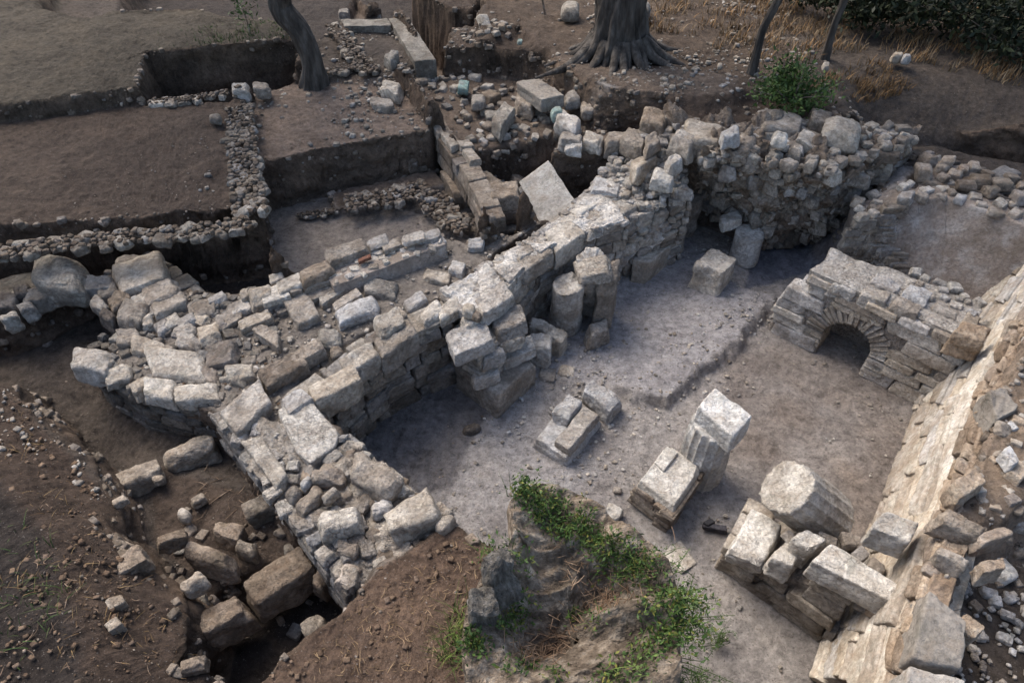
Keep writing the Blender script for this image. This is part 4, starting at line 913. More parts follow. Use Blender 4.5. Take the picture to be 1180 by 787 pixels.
def right_wall():
    B0 = [P(940, 770, 0), P(952, 728, 0), P(1006, 606, 0), P(1054, 468, 0), P(1100, 372, .2), P(1160, 290, .4)]
    T0 = [P(1030, 800, 1.4), P(1052, 715, 1.4), P(1092, 588, 1.38), P(1138, 452, 1.38), P(1180, 372, 1.38), P(1215, 318, 1.38)]
    W = empty('retaining_wall', tuple(mean(*B0)), 'tall pale retaining wall with worn lime coat along the right side of the room, ochre soil on top', 'wall')
    mb = MB(); fb = MB(); out = np.array((-.8, .5, .2)); bk = np.array((.5, .1, 0))
    for i in range(5):
        a, b, A, B = B0[i], B0[i+1], T0[i], T0[i+1]
        prism(mb, [a+bk*.1, b+bk*.1, b+bk*2.4, a+bk*2.4], [A+bk*.1, B+bk*.1, B+bk*.5, A+bk*.5], 401+i, 34, .1, (.85, .8, .75), 0)
        face(fb, a, b, a*.14+A*.86, b*.14+B*.86, h=(.15, .3), l=(.3, .8), depth=.1, seed=411+i, tones=(.9, 1.15), out=out, proud=.012, kw=dict(rnd=.16, cuts=4, rough=.07, n=16, cutd=(.85, .98), irr=.04, fine=.012))
        prism(fb, [a+bk*.02, b+bk*.02, b+bk, a+bk], [a*.14+A*.86+bk*.02, b*.14+B*.86+bk*.02, b*.14+B*.86+bk, a*.14+A*.86+bk], 431+i, 40, .02, (.85, .8, .74), 0)
        face(mb, a*.14+A*.86, b*.14+B*.86, A, B, h=(.08, .2), l=(.1, .34), depth=.1, seed=421+i, tones=(.85, 1.15), out=out, proud=.01, kw=dict(rnd=.3, cuts=6, rough=.12, n=8, cutd=(.68, .92)))
    fb.build('masonry', M['pale_wall'], W, W.location[:]); mb.build('earth_core', M['orange'], W, W.location[:])
M['pale_wall'] = stone_mat('worn_lime_coat', (.36, .31, .25), (.49, .45, .39), (.61, .575, .52), (.34, .265, .195), .5, .5)
right_wall()

def corner_pier():
    q = Q(.0, (828, 655), (941, 738), (990, 690), (872, 585)); t = [v3(P(833, 640, .5), .5), v3(P(1016, 706, 1.0), .95), v3(P(1045, 668, 1.0), .95), v3(P(874, 580, .5), .5)]
    W = empty('corner_pier', tuple(mean(*q)), 'stepped corner pier of large squared blocks with brown shaded side, lower right of the room', 'pier')
    mb = MB(); a, b = P(829, 655, 0), P(944, 738, 0); A, B = P(836, 642, .45), P(1020, 700, .92)
    A = a+(A-a)*1.0; B = b+np.array((0.02, .06, .92)); C2 = b+np.array((.35, .6, 0)); D2 = a+np.array((.35, .52, 0))
    prism(mb, [a, b, C2, D2], [v3(a, .12)+np.array((.02, .03, 0)), v3(b, .7)+np.array((.03, .05, 0)), v3(C2, .7), v3(D2, .12)], 501, 26, .03, (.8, .75, .7), .03)
    def sk(u, v, sl): return v > .42+.5*u/1.2
    L = np.linalg.norm(b-a); sk = (lambda u, v, sl: v > .3+.75*max(u-.2, 0)/L)
    face(mb, a, b, v3(a, .95), v3(b, .95), h=(.1, .24), l=(.25, .6), depth=.1, seed=502, skip=sk, tones=(.55, .8), out=(-.6, -.8, 0), proud=.02, kw=dict(rnd=.18, cuts=4, rough=.08, n=10, cutd=(.82, .97)))
    face(mb, D2, a, v3(D2, .4), v3(a, .4), seed=503, out=(-.8, .6, 0), tones=(.9, 1.1))
    lay([P(900, 615, .7), P(955, 655, .8), P(1040, 690, 1.0), P(1060, 650, 1.1), P(980, 600, .9)], .72, .14, 504, mbadd(mb), .7, 60, k=1000)
    mb.build('masonry', M['lime'], W, W.location[:])
    stone('top_block', Q(.52, (836, 641), (866, 580), (908, 606), (880, 656)), .56, .24, 'white', 'block', parent=W)
    stone('top_block', Q(.72, (878, 640), (915, 612), (940, 628), (915, 662)), .72, .26, 'white', 'rubble', parent=W)
    stone('top_block', Q(.88, (908, 620), (930, 602), (955, 620), (935, 638)), .88, .3, 'white', 'block', parent=W)
    stone('top_block', Q(1.08, (932, 646), (956, 622), (1042, 674), (1026, 694)), 1.08, .24, 'white', 'ashlar', parent=W)
    stone('top_block', Q(1.0, (1008, 690), (1024, 676), (1046, 688), (1030, 706)), .98, .24, 'orange', 'block', parent=W)
corner_pier()
for q, z, th, m, k, l in [
    (Q(1.34, (1002, 607), (1020, 588), (1064, 600), (1050, 626)), 1.34, .26, 'white', 'ashlar', 'white squared block perched between the leaning drum and the pale retaining wall'),
    (Q(1.62, (1072, 668), (1122, 708), (1116, 768), (1050, 752)), 1.56, .3, 'slab', 'ashlar', 'large grey topped slab crowning the retaining wall at the lower right'),
    (Q(1.56, (1046, 762), (1116, 782), (1100, 840), (1030, 830)), 1.56, .3, 'slab', 'ashlar', 'grey slab at the bottom edge, below the large crowning slab'),
    (Q(1.66, (1140, 436), (1166, 434), (1178, 466), (1152, 482)), 1.6, .3, 'slab', 'block', 'grey flat faced stone in the ochre bank high on the right side'),
    ((1118, 554, 15, -10, 12), 1.62, .24, 'orange', 'block', 'ochre squarish stone in the bank above the white squared block'),
    ((1108, 602, 26, 12, 9), 1.58, .24, 'brown', 'rubble', 'long brown split stone lying along the rubble bank on the right'),
    ((1145, 615, 17, -6, 9), 1.58, .2, 'orange', 'rubble', 'ochre flat stone right of the long brown split stone'),
    ((1122, 720, 12, 10, 9), 1.5, .24, 'orange', 'rubble', 'ochre broken stone at the dark hollow right of the large crowning slab'),
    ((1166, 525, 6, 9, 6), 1.66, .12, 'white', 'block', 'bright white chip standing in the rubble bank at the right edge'),
    ((1146, 650, 15, -3, 9), 1.56, .2, 'orange', 'block', 'ochre slab above the dark hollow near the right edge'),
    ((1100, 640, 16, 10, 7), 1.54, .2, 'lime', 'rubble', 'pale slanting stone just above the large crowning slab'),
    ((1176, 540, 8, 6, 10), 1.6, .2, 'orange', 'block', 'ochre block cut by the right edge below the white chip')]:
    stone('block', q, z, th, m, k, l, 'slab' if 'slab' in l[:24] else 'stone')
# ------------------------------------------------------------------ upper terrace: ashlar wall, slabs, rubble
def ashlar():
    top = [(466, 96), (489, 124), (505, 150), (527, 178), (549, 214), (560, 242)]
    W = empty('ashlar_wall', tuple(P(510, 170, .6)), 'straight wall of narrow squared blocks stepping down between the soil terrace and the rubble terrace', 'wall')
    mb = MB(); T = [P(x, y, 1.26) for x, y in top]; out = np.array((-.8, -.45, 0)); rg = np.random.default_rng(6)
    for i in range(5):
        a, b = T[i], T[i+1]; zb = .72 if i > 1 else .9
        face(mb, v3(a, zb), v3(b, zb), v3(a, 1.12), v3(b, 1.12), h=(.15, .22), l=(.3, .6), depth=.15, seed=600+i, tones=(.8, 1.05), out=out, kw=dict(rnd=.1, cuts=1, rough=.035, n=9, cutd=(.93, .99)))
    mb.build('masonry', M['brown'], W, W.location[:])
    for q in [((462, 96), (480, 95), (494, 116), (474, 120)), ((484, 123), (497, 121), (505, 136), (494, 139)), ((495, 140), (505, 137), (513, 150), (503, 152)), ((505, 150), (516, 147), (531, 164), (520, 168)), ((524, 158), (540, 156), (548, 165), (530, 166)), ((531, 168), (543, 166), (556, 182), (541, 184))]:
        stone('capping_block', Q(1.24, *q), 1.2, .1, 'lime', 'block', parent=W, tone=(.85, .8, .74))
    stone('foundation_block', Q(.75, (506, 196), (519, 194), (540, 222), (523, 226)), .75, .35, 'brown', 'ashlar', parent=W)
    stone('foundation_block', Q(.95, (538, 200), (562, 196), (580, 208), (556, 222)), .95, .45, 'brown', 'ashlar', parent=W)
ashlar()
S = [
 (Q(.85, (465, 173), (492, 170), (502, 178), (470, 187)), .85, .4, 'brown', 'ashlar', 'brown squared step block against the soil face, left of the ashlar wall', 'block'),
 ((581, 219, 18, -2, 11), 1.12, .2, 'brown', 'block', 'topmost block of the stack left of the leaning slab', 'block'),
 ((574, 238, 24, -2, 8), .92, .2, 'brown', 'ashlar', 'middle wider block of the stack left of the leaning slab', 'block'),
 ((588, 257, 18, -3, 9), .72, .26, 'dark', 'block', 'lowest dark block of the stack left of the leaning slab', 'block'),
 ((606, 272, 14, 6, 8), .7, .24, 'brown', 'block', 'brown block wedged below the leaning slab', 'block'),
 (Q(1.5, (592, 93), (622, 89), (652, 110), (624, 116)), 1.5, .2, 'slab', 'ashlar', 'long flat pale slab with a groove lying on the rubble terrace below the big olive', 'slab'),
 ((606, 112, 11, 4, 8), 1.34, .26, 'brown', 'rubble', 'brown rough block supporting the long grooved slab', 'block'),
 ((579, 131, 9, -13, 8), 1.36, .24, 'grey', 'block', 'grey upright narrow block in the middle of the rubble terrace', 'block'),
 ((534, 97, 6, 1, 5), 1.3, .16, 'teal', 'rubble', 'small greenish stone among the pale rubble of the terrace', 'stone'),
 ((643, 125, 7, -1, 6), 1.45, .2, 'teal', 'cobble', 'bluish green cobble at the end of the long grooved slab', 'stone'),
 ((655, 137, 13, 7, 12), 1.42, .24, 'white', 'boulder', 'white lumpy boulder at the corner of the small niche', 'boulder'),
 ((551, 113, 8, -1, 6), 1.3, .16, 'slab', 'cobble', 'light grey smooth cobble right of the greenish stone', 'stone'),
 ((660, 108, 9, 0, 7), 1.44, .22, 'grey', 'cobble', 'grey round cobble, first in the row beyond the niche', 'stone'),
 ((678, 119, 8, 0, 8), 1.4, .22, 'brown', 'cobble', 'brownish round cobble, second in the row beyond the niche', 'stone'),
 ((694, 118, 9, 0, 8), 1.4, .24, 'lime', 'cobble', 'tan round cobble at the right end of the row beyond the niche', 'stone'),
 ((675, 108, 7, 1, 4), 1.42, .2, 'lime', 'cobble', 'small cobble standing behind the row beyond the niche', 'stone'),
 ((659, 157, 14, 2, 6), 1.42, .2, 'white', 'rubble', 'long white stone at the left end of the row above the dark soil face', 'stone'),
 ((663, 165, 10, 1, 5), 1.38, .16, 'white', 'rubble', 'flat white stone set under the long white stone above the dark soil face', 'stone'),
 ((685, 158, 10, 3, 7), 1.4, .2, 'lime', 'rubble', 'grey white stone in the middle of the row above the dark soil face', 'stone'),
 ((712, 155, 14, -2, 8), 1.44, .3, 'lime', 'rubble', 'big rounded stone right of centre in the row above the dark soil face', 'boulder'),
 ((734, 158, 8, 6, 9), 1.46, .26, 'lime', 'rubble', 'boulder ending the row above the dark soil face, next to the ridge', 'boulder'),
 (Q(1.52, (440, 62), (452, 55), (460, 56), (450, 70)), 1.5, .2, 'grey', 'block', 'small dark grey block lying between the two far low walls', 'block'),
 ((452, 98, 10, 4, 7), 1.42, .2, 'lime', 'rubble', 'pale jagged stone at the head of the ashlar wall', 'stone'),
 ((440, 117, 13, 3, 5), 1.34, .14, 'lime', 'rubble', 'flat pale stone on the brown soil terrace beside the ashlar wall', 'stone'),
 ((276, 99, 11, 0, 5), 1.5, .22, 'white', 'rubble', 'white stone on the edge of the dark trench left of the leaning tree', 'stone'),
 ((280, 103, 10, 0, 4), 1.42, .18, 'dark', 'block', 'dark block set right below the white stone by the trench', 'block'),
 ((300, 98, 9, -1, 5), 1.5, .18, 'lime', 'rubble', 'pale stone between the dark block and the foot of the leaning tree', 'stone'),
 ((247, 133, 7, 0, 4), 1.52, .12, 'grey', 'cobble', 'lone grey stone beside the top of the cobbled wall on the left', 'stone'),
 ((740, 3, 10, 2, 5), 1.95, .25, 'grey', 'cobble', 'dark stone at the top edge just left of the big olive trunk', 'stone'),
 ((657, 5, 10, 1, 6), 1.95, .25, 'grey', 'cobble', 'grey stone at the top edge beside the thin stake', 'stone'),
 ((396, 12, 6, 0, 3), .75, .2, 'grey', 'rubble', 'grey stone on the floor of the far dark trench', 'stone'),
 ((1035, 61, 6, 0, 3), 1.9, .16, 'lime', 'cobble', 'white stone in the small heap on the slope below the dark bushes', 'stone'),
 ((1046, 63, 5, 0, 3), 1.9, .14, 'lime', 'cobble', 'smaller pale stone right of the white one in the heap below the bushes', 'stone'),
 ((953, 73, 4, 0, 3), 1.85, .12, 'lime', 'cobble', 'pale stone on the slope at the foot of the thin dark tree', 'stone'),
 ((830, 74, 3, 0, 2), 1.8, .08, 'lime', 'cobble', 'tiny white stone on the slope left of the slanting tree', 'stone'),
 ((599, 46, 3, 0, 2), 1.7, .08, 'teal', 'cobble', 'tiny greenish stone on the soil left of the big olive', 'stone'),
 ((888, 104, 5, 0, 3), 1.85, .12, 'lime', 'cobble', 'pale stone tucked in the left foot of the green bush', 'stone'),
 ((950, 98, 5, 0, 3), 1.85, .12, 'lime', 'cobble', 'pale stone at the right foot of the green bush', 'stone'),
]
for q, z, th, m, k, l, c in S: stone(c if c != 'stone' else 'loose_stone', q, z, th, m, k, l, c)
# leaning square slab
def lean_slab():
    c4 = [np.array(p) for p in (P(598, 210, .98), P(632, 185, 1.22), P(666, 237, .98), P(625, 262, .74))]
    n = unit(np.cross(c4[1]-c4[0], c4[3]-c4[0])); n = n if n[2] > 0 else -n
    V0, F = lattice(22); u = ((V0[:, 0]+1)/2)[:, None]; v = ((V0[:, 1]+1)/2)[:, None]
    W = (1-u)*(1-v)*c4[0]+u*(1-v)*c4[1]+u*v*c4[2]+(1-u)*v*c4[3]+n*((V0[:, 2:3]-1)*.055)
    W = W+(fbm(W*5, 3, 2)*.012)[:, None]*n
    e = (np.abs(V0[:, :2]).max(axis=1) > .97); W[e] += (fbm(W[e]*9, 2, 5)*.012)[:, None]*np.array((1, .6, 0))
    a, b = c4[1]-c4[0], c4[3]-c4[0]
    if np.cross(a, b)[2] < 0: F = F[:, ::-1]
    c = W.mean(axis=0); c[2] = W[:, 2].min()
    tag(link('leaning_slab', W, F, M['slab'], None, np.tile((1.1, 1.08, 1.05, 1), (len(W), 1)), True, c), 'large flat square slab leaning at an angle behind the main wall', 'slab')
lean_slab()
# low cobbled walls of the upper left
def cobble_wall(label, px, z, wd, size, mat='grey', name='cobbled_wall', foot=None):
    pts = [P(x, y, z) for x, y in px]; W = empty(name, tuple(mean(*pts)-np.array((0, 0, .1))), label, 'wall')
    mb = MB(); n = 0; rg = np.random.default_rng(sd())
    for i in range(len(pts)-1):
        a, b = pts[i], pts[i+1]; d = unit(b-a); s = np.array((-d[1], d[0], 0))*wd/2; poly = [a-s, b-s, b+s, a+s]
        big = darts(poly, size*.95, sd(), 3000, 60 if len(pts) < 3 else 48)
        for x, y, r in big:
            V, F = rock((lambda s_: (r*s_*rg.uniform(.55, .8), r*s_*rg.uniform(.38, .52), r*.26))(rg.choice([.75, .9, 1.05])), int(rg.integers(1e9)), rnd=.6, cuts=8, rough=.14, n=10, cutd=(.64, .92), irr=.3); V = rotz(V, rg.uniform(0, 6.28)); t = rtone(rg, .75, 1.2)
            link('cobble', V+np.array((x, y, z-.035)), F, M[mat], W, np.tile(np.append(t, 1), (len(V), 1)), True, np.array((x, y, z-.03)))
        lay(poly, z, size*.42, sd(), mbadd(mb), .7, 220, k=3000, sink=.6, tones=(.8, 1.3))
    mb.build('rubble_fill', M['mortar'], W, W.location[:])
    return W
cobble_wall('cobbled wall top running down the right side of the dark soil square to its corner', [(276, 122), (278, 160), (282, 200), (288, 244)], 1.42, .36, .17)
cobble_wall('cobbled wall top along the near edge of the dark soil square at the left', [(288, 256), (225, 266), (130, 274), (40, 284), (-30, 294)], 1.42, .26, .17)
cobble_wall('thin line of pale stones along the front of the dark upper trench', [(172, 117), (215, 114), (262, 106)], 1.42, .16, .15, 'lime')
cobble_wall('short cobbled wall crossing the small sunken room', [(400, 234), (450, 226), (492, 216)], .72, .4, .17)
cobble_wall('single line of small stones at the left part of the small room floor', [(344, 247), (372, 244), (400, 238)], .6, .1, .11)
cobble_wall('cobbled patch beside the small room, below the ashlar wall', [(494, 222), (512, 246), (538, 262)], .68, .4, .17)
cobble_wall('low cobbled wall beyond the leaning tree, between two strips of soil', [(385, 28), (405, 58), (428, 82)], 1.4, .3, .16)
cobble_wall('row of stones at the edge of the soil strip right of the leaning tree', [(372, 84), (392, 80), (410, 76)], 1.38, .18, .13)
def far_slab():
    # flat concrete-like plastered border beyond
    W = empty('foundation_wall', tuple(P(470, 50, 1.3)), 'smooth flat topped foundation wall forming a right angle at the far trench', 'wall')
    mb = MB(); q = [P(447, 21, 1.42), P(470, 20, 1.42), P(503, 70, 1.42), P(478, 72, 1.42)]; prism(mb, [v3(p, .7) for p in q], q, 801, 22, .03, (.8, .78, .74)); q = [P(390, 22, 1.42), P(448, 21, 1.42), P(452, 30, 1.42), P(396, 31, 1.42)]; prism(mb, [v3(p, .9) for p in q], q, 802, 18, .03, (.8, .78, .74))
    mb.build('top', M['grey'], W, W.location[:])
far_slab()

# loose rubble of the terrace: individual stones that nothing tells apart
def scatter_stones(poly, n, size, z0, label, group, seed, mats=('lime', 'brown', 'grey'), name='rubble_stone', cat='stone', tn=(.8, 1.15)):
    rg = np.random.default_rng(seed); a = [P(x, y, z0) for x, y in poly]; k = 0
    A = np.array(a)[:, :2]; lo, hi = A.min(0), A.max(0); tries = 0; used = []
    while k < n and tries < 20000:
        tries += 1; p = rg.uniform(lo, hi)
        if not inpoly(a, *p): continue
        r = size*rg.choice([.6, .8, 1, 1.4, 1.9], p=[.25, .3, .25, .15, .05])
        if any(math.hypot(p[0]-q[0], p[1]-q[1]) < (r+q[2])*.8 for q in used): continue
        used.append((p[0], p[1], r)); g = ground(p[0], p[1])[0]
        V, F = rock((r, r*rg.uniform(.6, .9), r*rg.uniform(.4, .7)), int(rg.integers(1e9)), rnd=.4, cuts=7, rough=.11, n=8, cutd=(.62, .9)); V = rotz(V, rg.uniform(0, 6.28))
        t = Matrix.Rotation(rg.normal()*.25, 3, Vector((rg.normal(), rg.normal(), .1))); V = V@np.array(t.transposed())
        c = np.array((p[0], p[1], g+r*.12)); tt = rtone(rg, *tn)
        o = link(name, V+c, F, M[mats[rg.integers(len(mats))]], None, np.tile(np.append(tt, 1), (len(V), 1)), True, np.array((p[0], p[1], g)))
        tag(o, label, cat, group); k += 1
scatter_stones([(490, 98), (590, 96), (640, 120), (650, 160), (640, 190), (570, 200), (545, 165)], 95, .085, 1.1, 'angular pale stone scattered on the rubble terrace behind the ashlar wall', 'stones scattered on the rubble terrace', 31)
scatter_stones([(525, 75), (575, 75), (600, 90), (540, 95)], 22, .08, .9, 'pale stone in the heap at the bottom of the far corridor', 'stones heaped in the far corridor', 32)
scatter_stones([(180, 590), (300, 590), (360, 640), (350, 720), (250, 740), (190, 660)], 26, .055, .5, 'small stone in the soil of the lower left trench', 'small stones in the lower left trench', 33, ('brown', 'grey'))
scatter_stones([(1095, 560), (1180, 470), (1300, 560), (1180, 680), (1100, 640)], 60, .06, 1.45, 'small stone in the rubble bank on top of the retaining wall', 'stones in the rubble bank', 34, ('lime', 'orange', 'brown', 'white'))
scatter_stones([(1040, 180), (1180, 215), (1300, 260), (1180, 255), (1080, 215)], 40, .11, 1.2, 'dark stone on the rubble slope beyond the plastered wall', 'stones on the slope beyond the plastered wall', 35, ('grey', 'brown', 'dark'))
scatter_stones([(500, 82), (560, 84), (470, 86), (500, 94)], 12, .09, 1.2, 'pale stone between the foundation wall and the ashlar wall', 'stones at the head of the ashlar wall', 36, ('lime',))
scatter_stones([(1070, 375), (1090, 330), (1170, 330), (1160, 372), (1100, 372)], 34, .08, .9, 'white and rusty rubble stone heaped behind the arched wall', 'rubble behind the arched wall', 37, ('lime', 'white', 'brown', 'orange'))

# loose stones of the trench at the lower left
for s, z, th, m, k, l, c in [
    ((153, 546, 35, -14, 10), .82, .34, 'lime', 'rubble', 'long pointed boulder in the left court, at the foot of the soil slope', 'boulder'),
    ((215, 514, 31, -13, 12), .78, .34, 'lime', 'boulder', 'long smooth boulder in the left court next to the cross wall', 'boulder'),
    ((142, 643, 23, -12, 12), 1.16, .24, 'brown', 'block', 'squared brown block half buried in the left soil slope', 'block'),
    ((193, 617, 18, -7, 6), .95, .2, 'brown', 'rubble', 'thin wedge stone above the rounded trench boulder', 'stone'),
    ((240, 638, 28, 8, 14), .92, .34, 'brown', 'boulder', 'rounded brown boulder in the middle of the lower left trench', 'boulder'),
    ((220, 669, 14, -10, 10), .95, .2, 'lime', 'boulder', 'egg shaped smooth stone in the lower left trench', 'stone'),
    ((318, 662, 35, -23, 18), .8, .34, 'brown', 'block', 'largest squared block in the lower left trench, pitted flat top', 'block'),
    ((254, 705, 27, -15, 16), .82, .34, 'brown', 'block', 'squared block below the largest one, dark hollow under its side', 'block'),
    ((298, 578, 21, -8, 12), .82, .3, 'grey', 'rubble', 'grey boulder beside the outer foot of the cross wall', 'boulder'),
    ((261, 611, 16, 5, 12), .78, .26, 'brown', 'rubble', 'brown boulder between the grey boulder and the rounded boulder', 'boulder'),
    ((281, 629, 12, 4, 8), .7, .22, 'grey', 'cobble', 'small dark cobble tucked under the brown trench boulder', 'stone'),
    ((372, 662, 10, -14, 9), .74, .3, 'brown', 'rubble', 'upright pale stone by the outer brink of the cross wall', 'boulder'),
    ((360, 718, 12, -8, 11), .72, .24, 'grey', 'rubble', 'rough grey lump in the bottom of the dark hole', 'boulder'),
    ((130, 692, 9, -4, 7), 1.24, .16, 'lime', 'rubble', 'small pale stone on the lower left slope, upper of a pair', 'stone'),
    ((129, 719, 8, -6, 7), 1.26, .16, 'lime', 'block', 'small pale squarish stone on the lower left slope, lower of a pair', 'stone'),
    ((210, 590, 7, 2, 7), .72, .14, 'white', 'cobble', 'small round white stone above the wedge stone in the trench', 'stone'),
    ((227, 574, 8, -4, 4), .65, .1, 'lime', 'rubble', 'small flat stone near the round white stone in the trench', 'stone'),
    ((181, 549, 6, -2, 5), .72, .1, 'lime', 'cobble', 'small pale cobble at the right end of the long pointed boulder', 'stone'),
    ((137, 575, 7, -4, 4), .98, .08, 'lime', 'rubble', 'small flat stone under the long pointed boulder', 'stone'),
    ((220, 763, 15, -3, 9), 1.12, .16, 'brown', 'rubble', 'dusty brown stone at the lip of the slope near the bottom edge', 'stone'),
    ((194, 661, .1, .1, .1), 0, 0, None, None, None, None)]:
    if m: stone(c if c != 'stone' else 'loose_stone', s, z-(.1 if th > .25 else .02), th, m, k, l, c, tone=tuple(np.array((.84, .77, .69))*(1.2 if m == 'white' else 1)*random.Random(l).uniform(.85, 1.15)))

# fine stuff: crumbs, grit, pebbles
def pebbles(name, n, box, seed, mat, rr, cond=None, tn=(.7, 1.2), label=None):
    rg = np.random.default_rng(seed); mb = MB(); x = rg.uniform(box[0], box[1], n); y = rg.uniform(box[2], box[3], n)
    px = np.column_stack([x, y, 0*x]); dens = fbm(px*.9, 3, seed); keep = rg.random(n) < np.clip(.45+dens*1.5, .04, 1)
    if cond is not None: keep &= cond(x, y)
    x, y = x[keep], y[keep]; z = ground(x, y)
    base = [rock((1, .75, .5), s, rnd=.25, cuts=6, rough=.1, n=3, cutd=(.55, .85), irr=.3) for s in range(12)]
    for i in range(len(x)):
        r = rr[0]*(rr[1]/rr[0])**(rg.random()**2.2); V, F = base[rg.integers(12)]; V = rotz(V*r, rg.uniform(0, 6.28)); mb.add(V+np.array((x[i], y[i], z[i]+r*.2)), F, rtone(rg, *tn))
    return tag(mb.build(name, M[mat]), label, kind='stuff')
lumf = lambda x, y: gcol(x, y).mean(axis=-1)
pebbles('floor_pebbles', 9500, (-2, 6, 1.5, 9), 51, 'lime', (.006, .032), lambda x, y: lumf(x, y) > .2)
def bank_bits():
    rg = np.random.default_rng(66); mb = MB(); x = rg.uniform(-8, 6, 90000); y = rg.uniform(1, 15, 90000); e = .03
    g = np.hypot(ground(x+e, y)-ground(x-e, y), ground(x, y+e)-ground(x, y-e))/(2*e); k = (g > 1.2) & (g < 12) & (ground(x, y) > .35); x, y = x[k][:5200], y[k][:5200]; z = ground(x, y); base = [rock((1, .75, .6), s, rnd=.3, cuts=6, rough=.1, n=4, cutd=(.55, .85), irr=.3) for s in range(12)]
    for i in range(len(x)):
        r = .012*(6**(rg.random()**2)); V, F = base[rg.integers(12)]; mb.add(rotz(V*r, rg.uniform(0, 6.28))+np.array((x[i], y[i], z[i])), F, rtone(rg, .55, 1.15))
    tag(mb.build('bank_stones', M['brown']), kind='stuff')
bank_bits()
pebbles('marble_chips', 2600, (-.6, 3.6, 4.6, 8.4), 58, 'white', (.008, .03), lambda x, y: lumf(x, y) > .27, (.8, 1.1))
pebbles('soil_pebbles', 4500, (-8, 0, 1, 9), 52, 'brown', (.005, .018), lambda x, y: lumf(x, y) < .2)
pebbles('terrace_pebbles', 6500, (-4, 5, 7, 14), 53, 'lime', (.014, .06), lambda x, y: (ground(x, y) > .8) & (lumf(x, y) < .2), (.6, 1.0))
pebbles('bank_rubble', 4200, (2.4, 6.5, 1.2, 6), 54, 'palemortar', (.015, .06), lambda x, y: (ground(x, y) > .9) & (x > 2.8), (.9, 1.5))
pebbles('fill_crumbs', 5200, (-5, .6, 3.2, 8), 55, 'lime', (.01, .045), lambda x, y: (ground(x, y) > .6) & (ground(x, y) < 1.05), (.75, 1.15))
pebbles('soil_clods', 7000, (-5, 1.3, .9, 5), 56, 'clod', (.007, .03), lambda x, y: (ground(x, y) > .85), (.7, 1.3)) if 'clod' in M else None
# ------------------------------------------------------------------ trees
def crown(parent, c, rad, n, seed):
    rg = np.random.default_rng(seed); mb = MB(); cl = rg.normal(size=(46, 3)); cl /= np.linalg.norm(cl, axis=1, keepdims=True); cl = cl*rg.uniform(.35, 1, (46, 1))*np.array(rad)+c
    pts = cl[rg.integers(46, size=n)]+rg.normal(size=(n, 3))*np.array(rad)*.16
    leaves(mb, pts, .13, rg, aspect=.5); mb.build('crown', M['oliveleaf'], parent, parent.location[:])
def tree(name, label, path, rad, c=None, crad=None, ridge=.32, seg=56, seed=1, n=5000, limbs=()):
    base = path[0].copy(); t = empty(name, tuple(base), label, 'tree'); mb = MB(); tube(mb, path, rad, seg, ridge=ridge, seed=seed, sub=5); mb.build('trunk', M['bark'], t, tuple(base))
    rg = np.random.default_rng(seed)
    if c is not None:
        lb = MB(); top = path[-1]
        for k in range(7):
            e = np.array(c)+rg.normal(size=3)*np.array(crad)*.5; m = (top+e)/2+rg.normal(size=3)*.25; tube(lb, [top-np.array((0, 0, .1)), m, e], [rad[-1]*.6, rad[-1]*.4, .02], 8, sub=4)
        lb.build('limb', M['bark'], t, tuple(base)); crown(t, np.array(c), crad, n, seed+5)
    return t
b = P(362, 99, 1.25); b[2] = 1.15
Y = b[1]; pth = [b, PD(361, 78, Y), PD(354, 55, Y), PD(343, 34, Y), PD(328, 17, Y), PD(322, 0, Y), PD(328, -40, Y-.1), PD(335, -90, Y-.1)]
t1 = tree('olive_tree', 'dark leaning tree with a bent trunk beside the upper left trench', pth, [.26, .16, .15, .15, .16, .15, .13, .12], (b[0]-2.6, b[1]+1.2, b[2]+4.6), (4.2, 3.2, 1.2), seed=3, n=9000)  # unseen crown enlarged and shifted left to shade the upper left corner
# small branch with leaves beside it
mb = MB(); rg = np.random.default_rng(5); s = P(288, 38, 1.62); sb = empty('sapling', tuple(s), 'tiny green sapling at the upper left trench edge, left of the leaning tree', 'sapling')
tube(mb, [s, s+np.array((0, 0, .25)), s+np.array((-.05, 0, .5))], [.012, .01, .005], 6, sub=2); mb.build('stem', M['twig'], sb, tuple(s))
mb = MB(); leaves(mb, s+np.array((0, 0, .35))+rg.normal(size=(110, 3))*np.array((.12, .1, .14)), .09, rg, aspect=.3); mb.build('foliage', M['leaf'], sb, tuple(s))

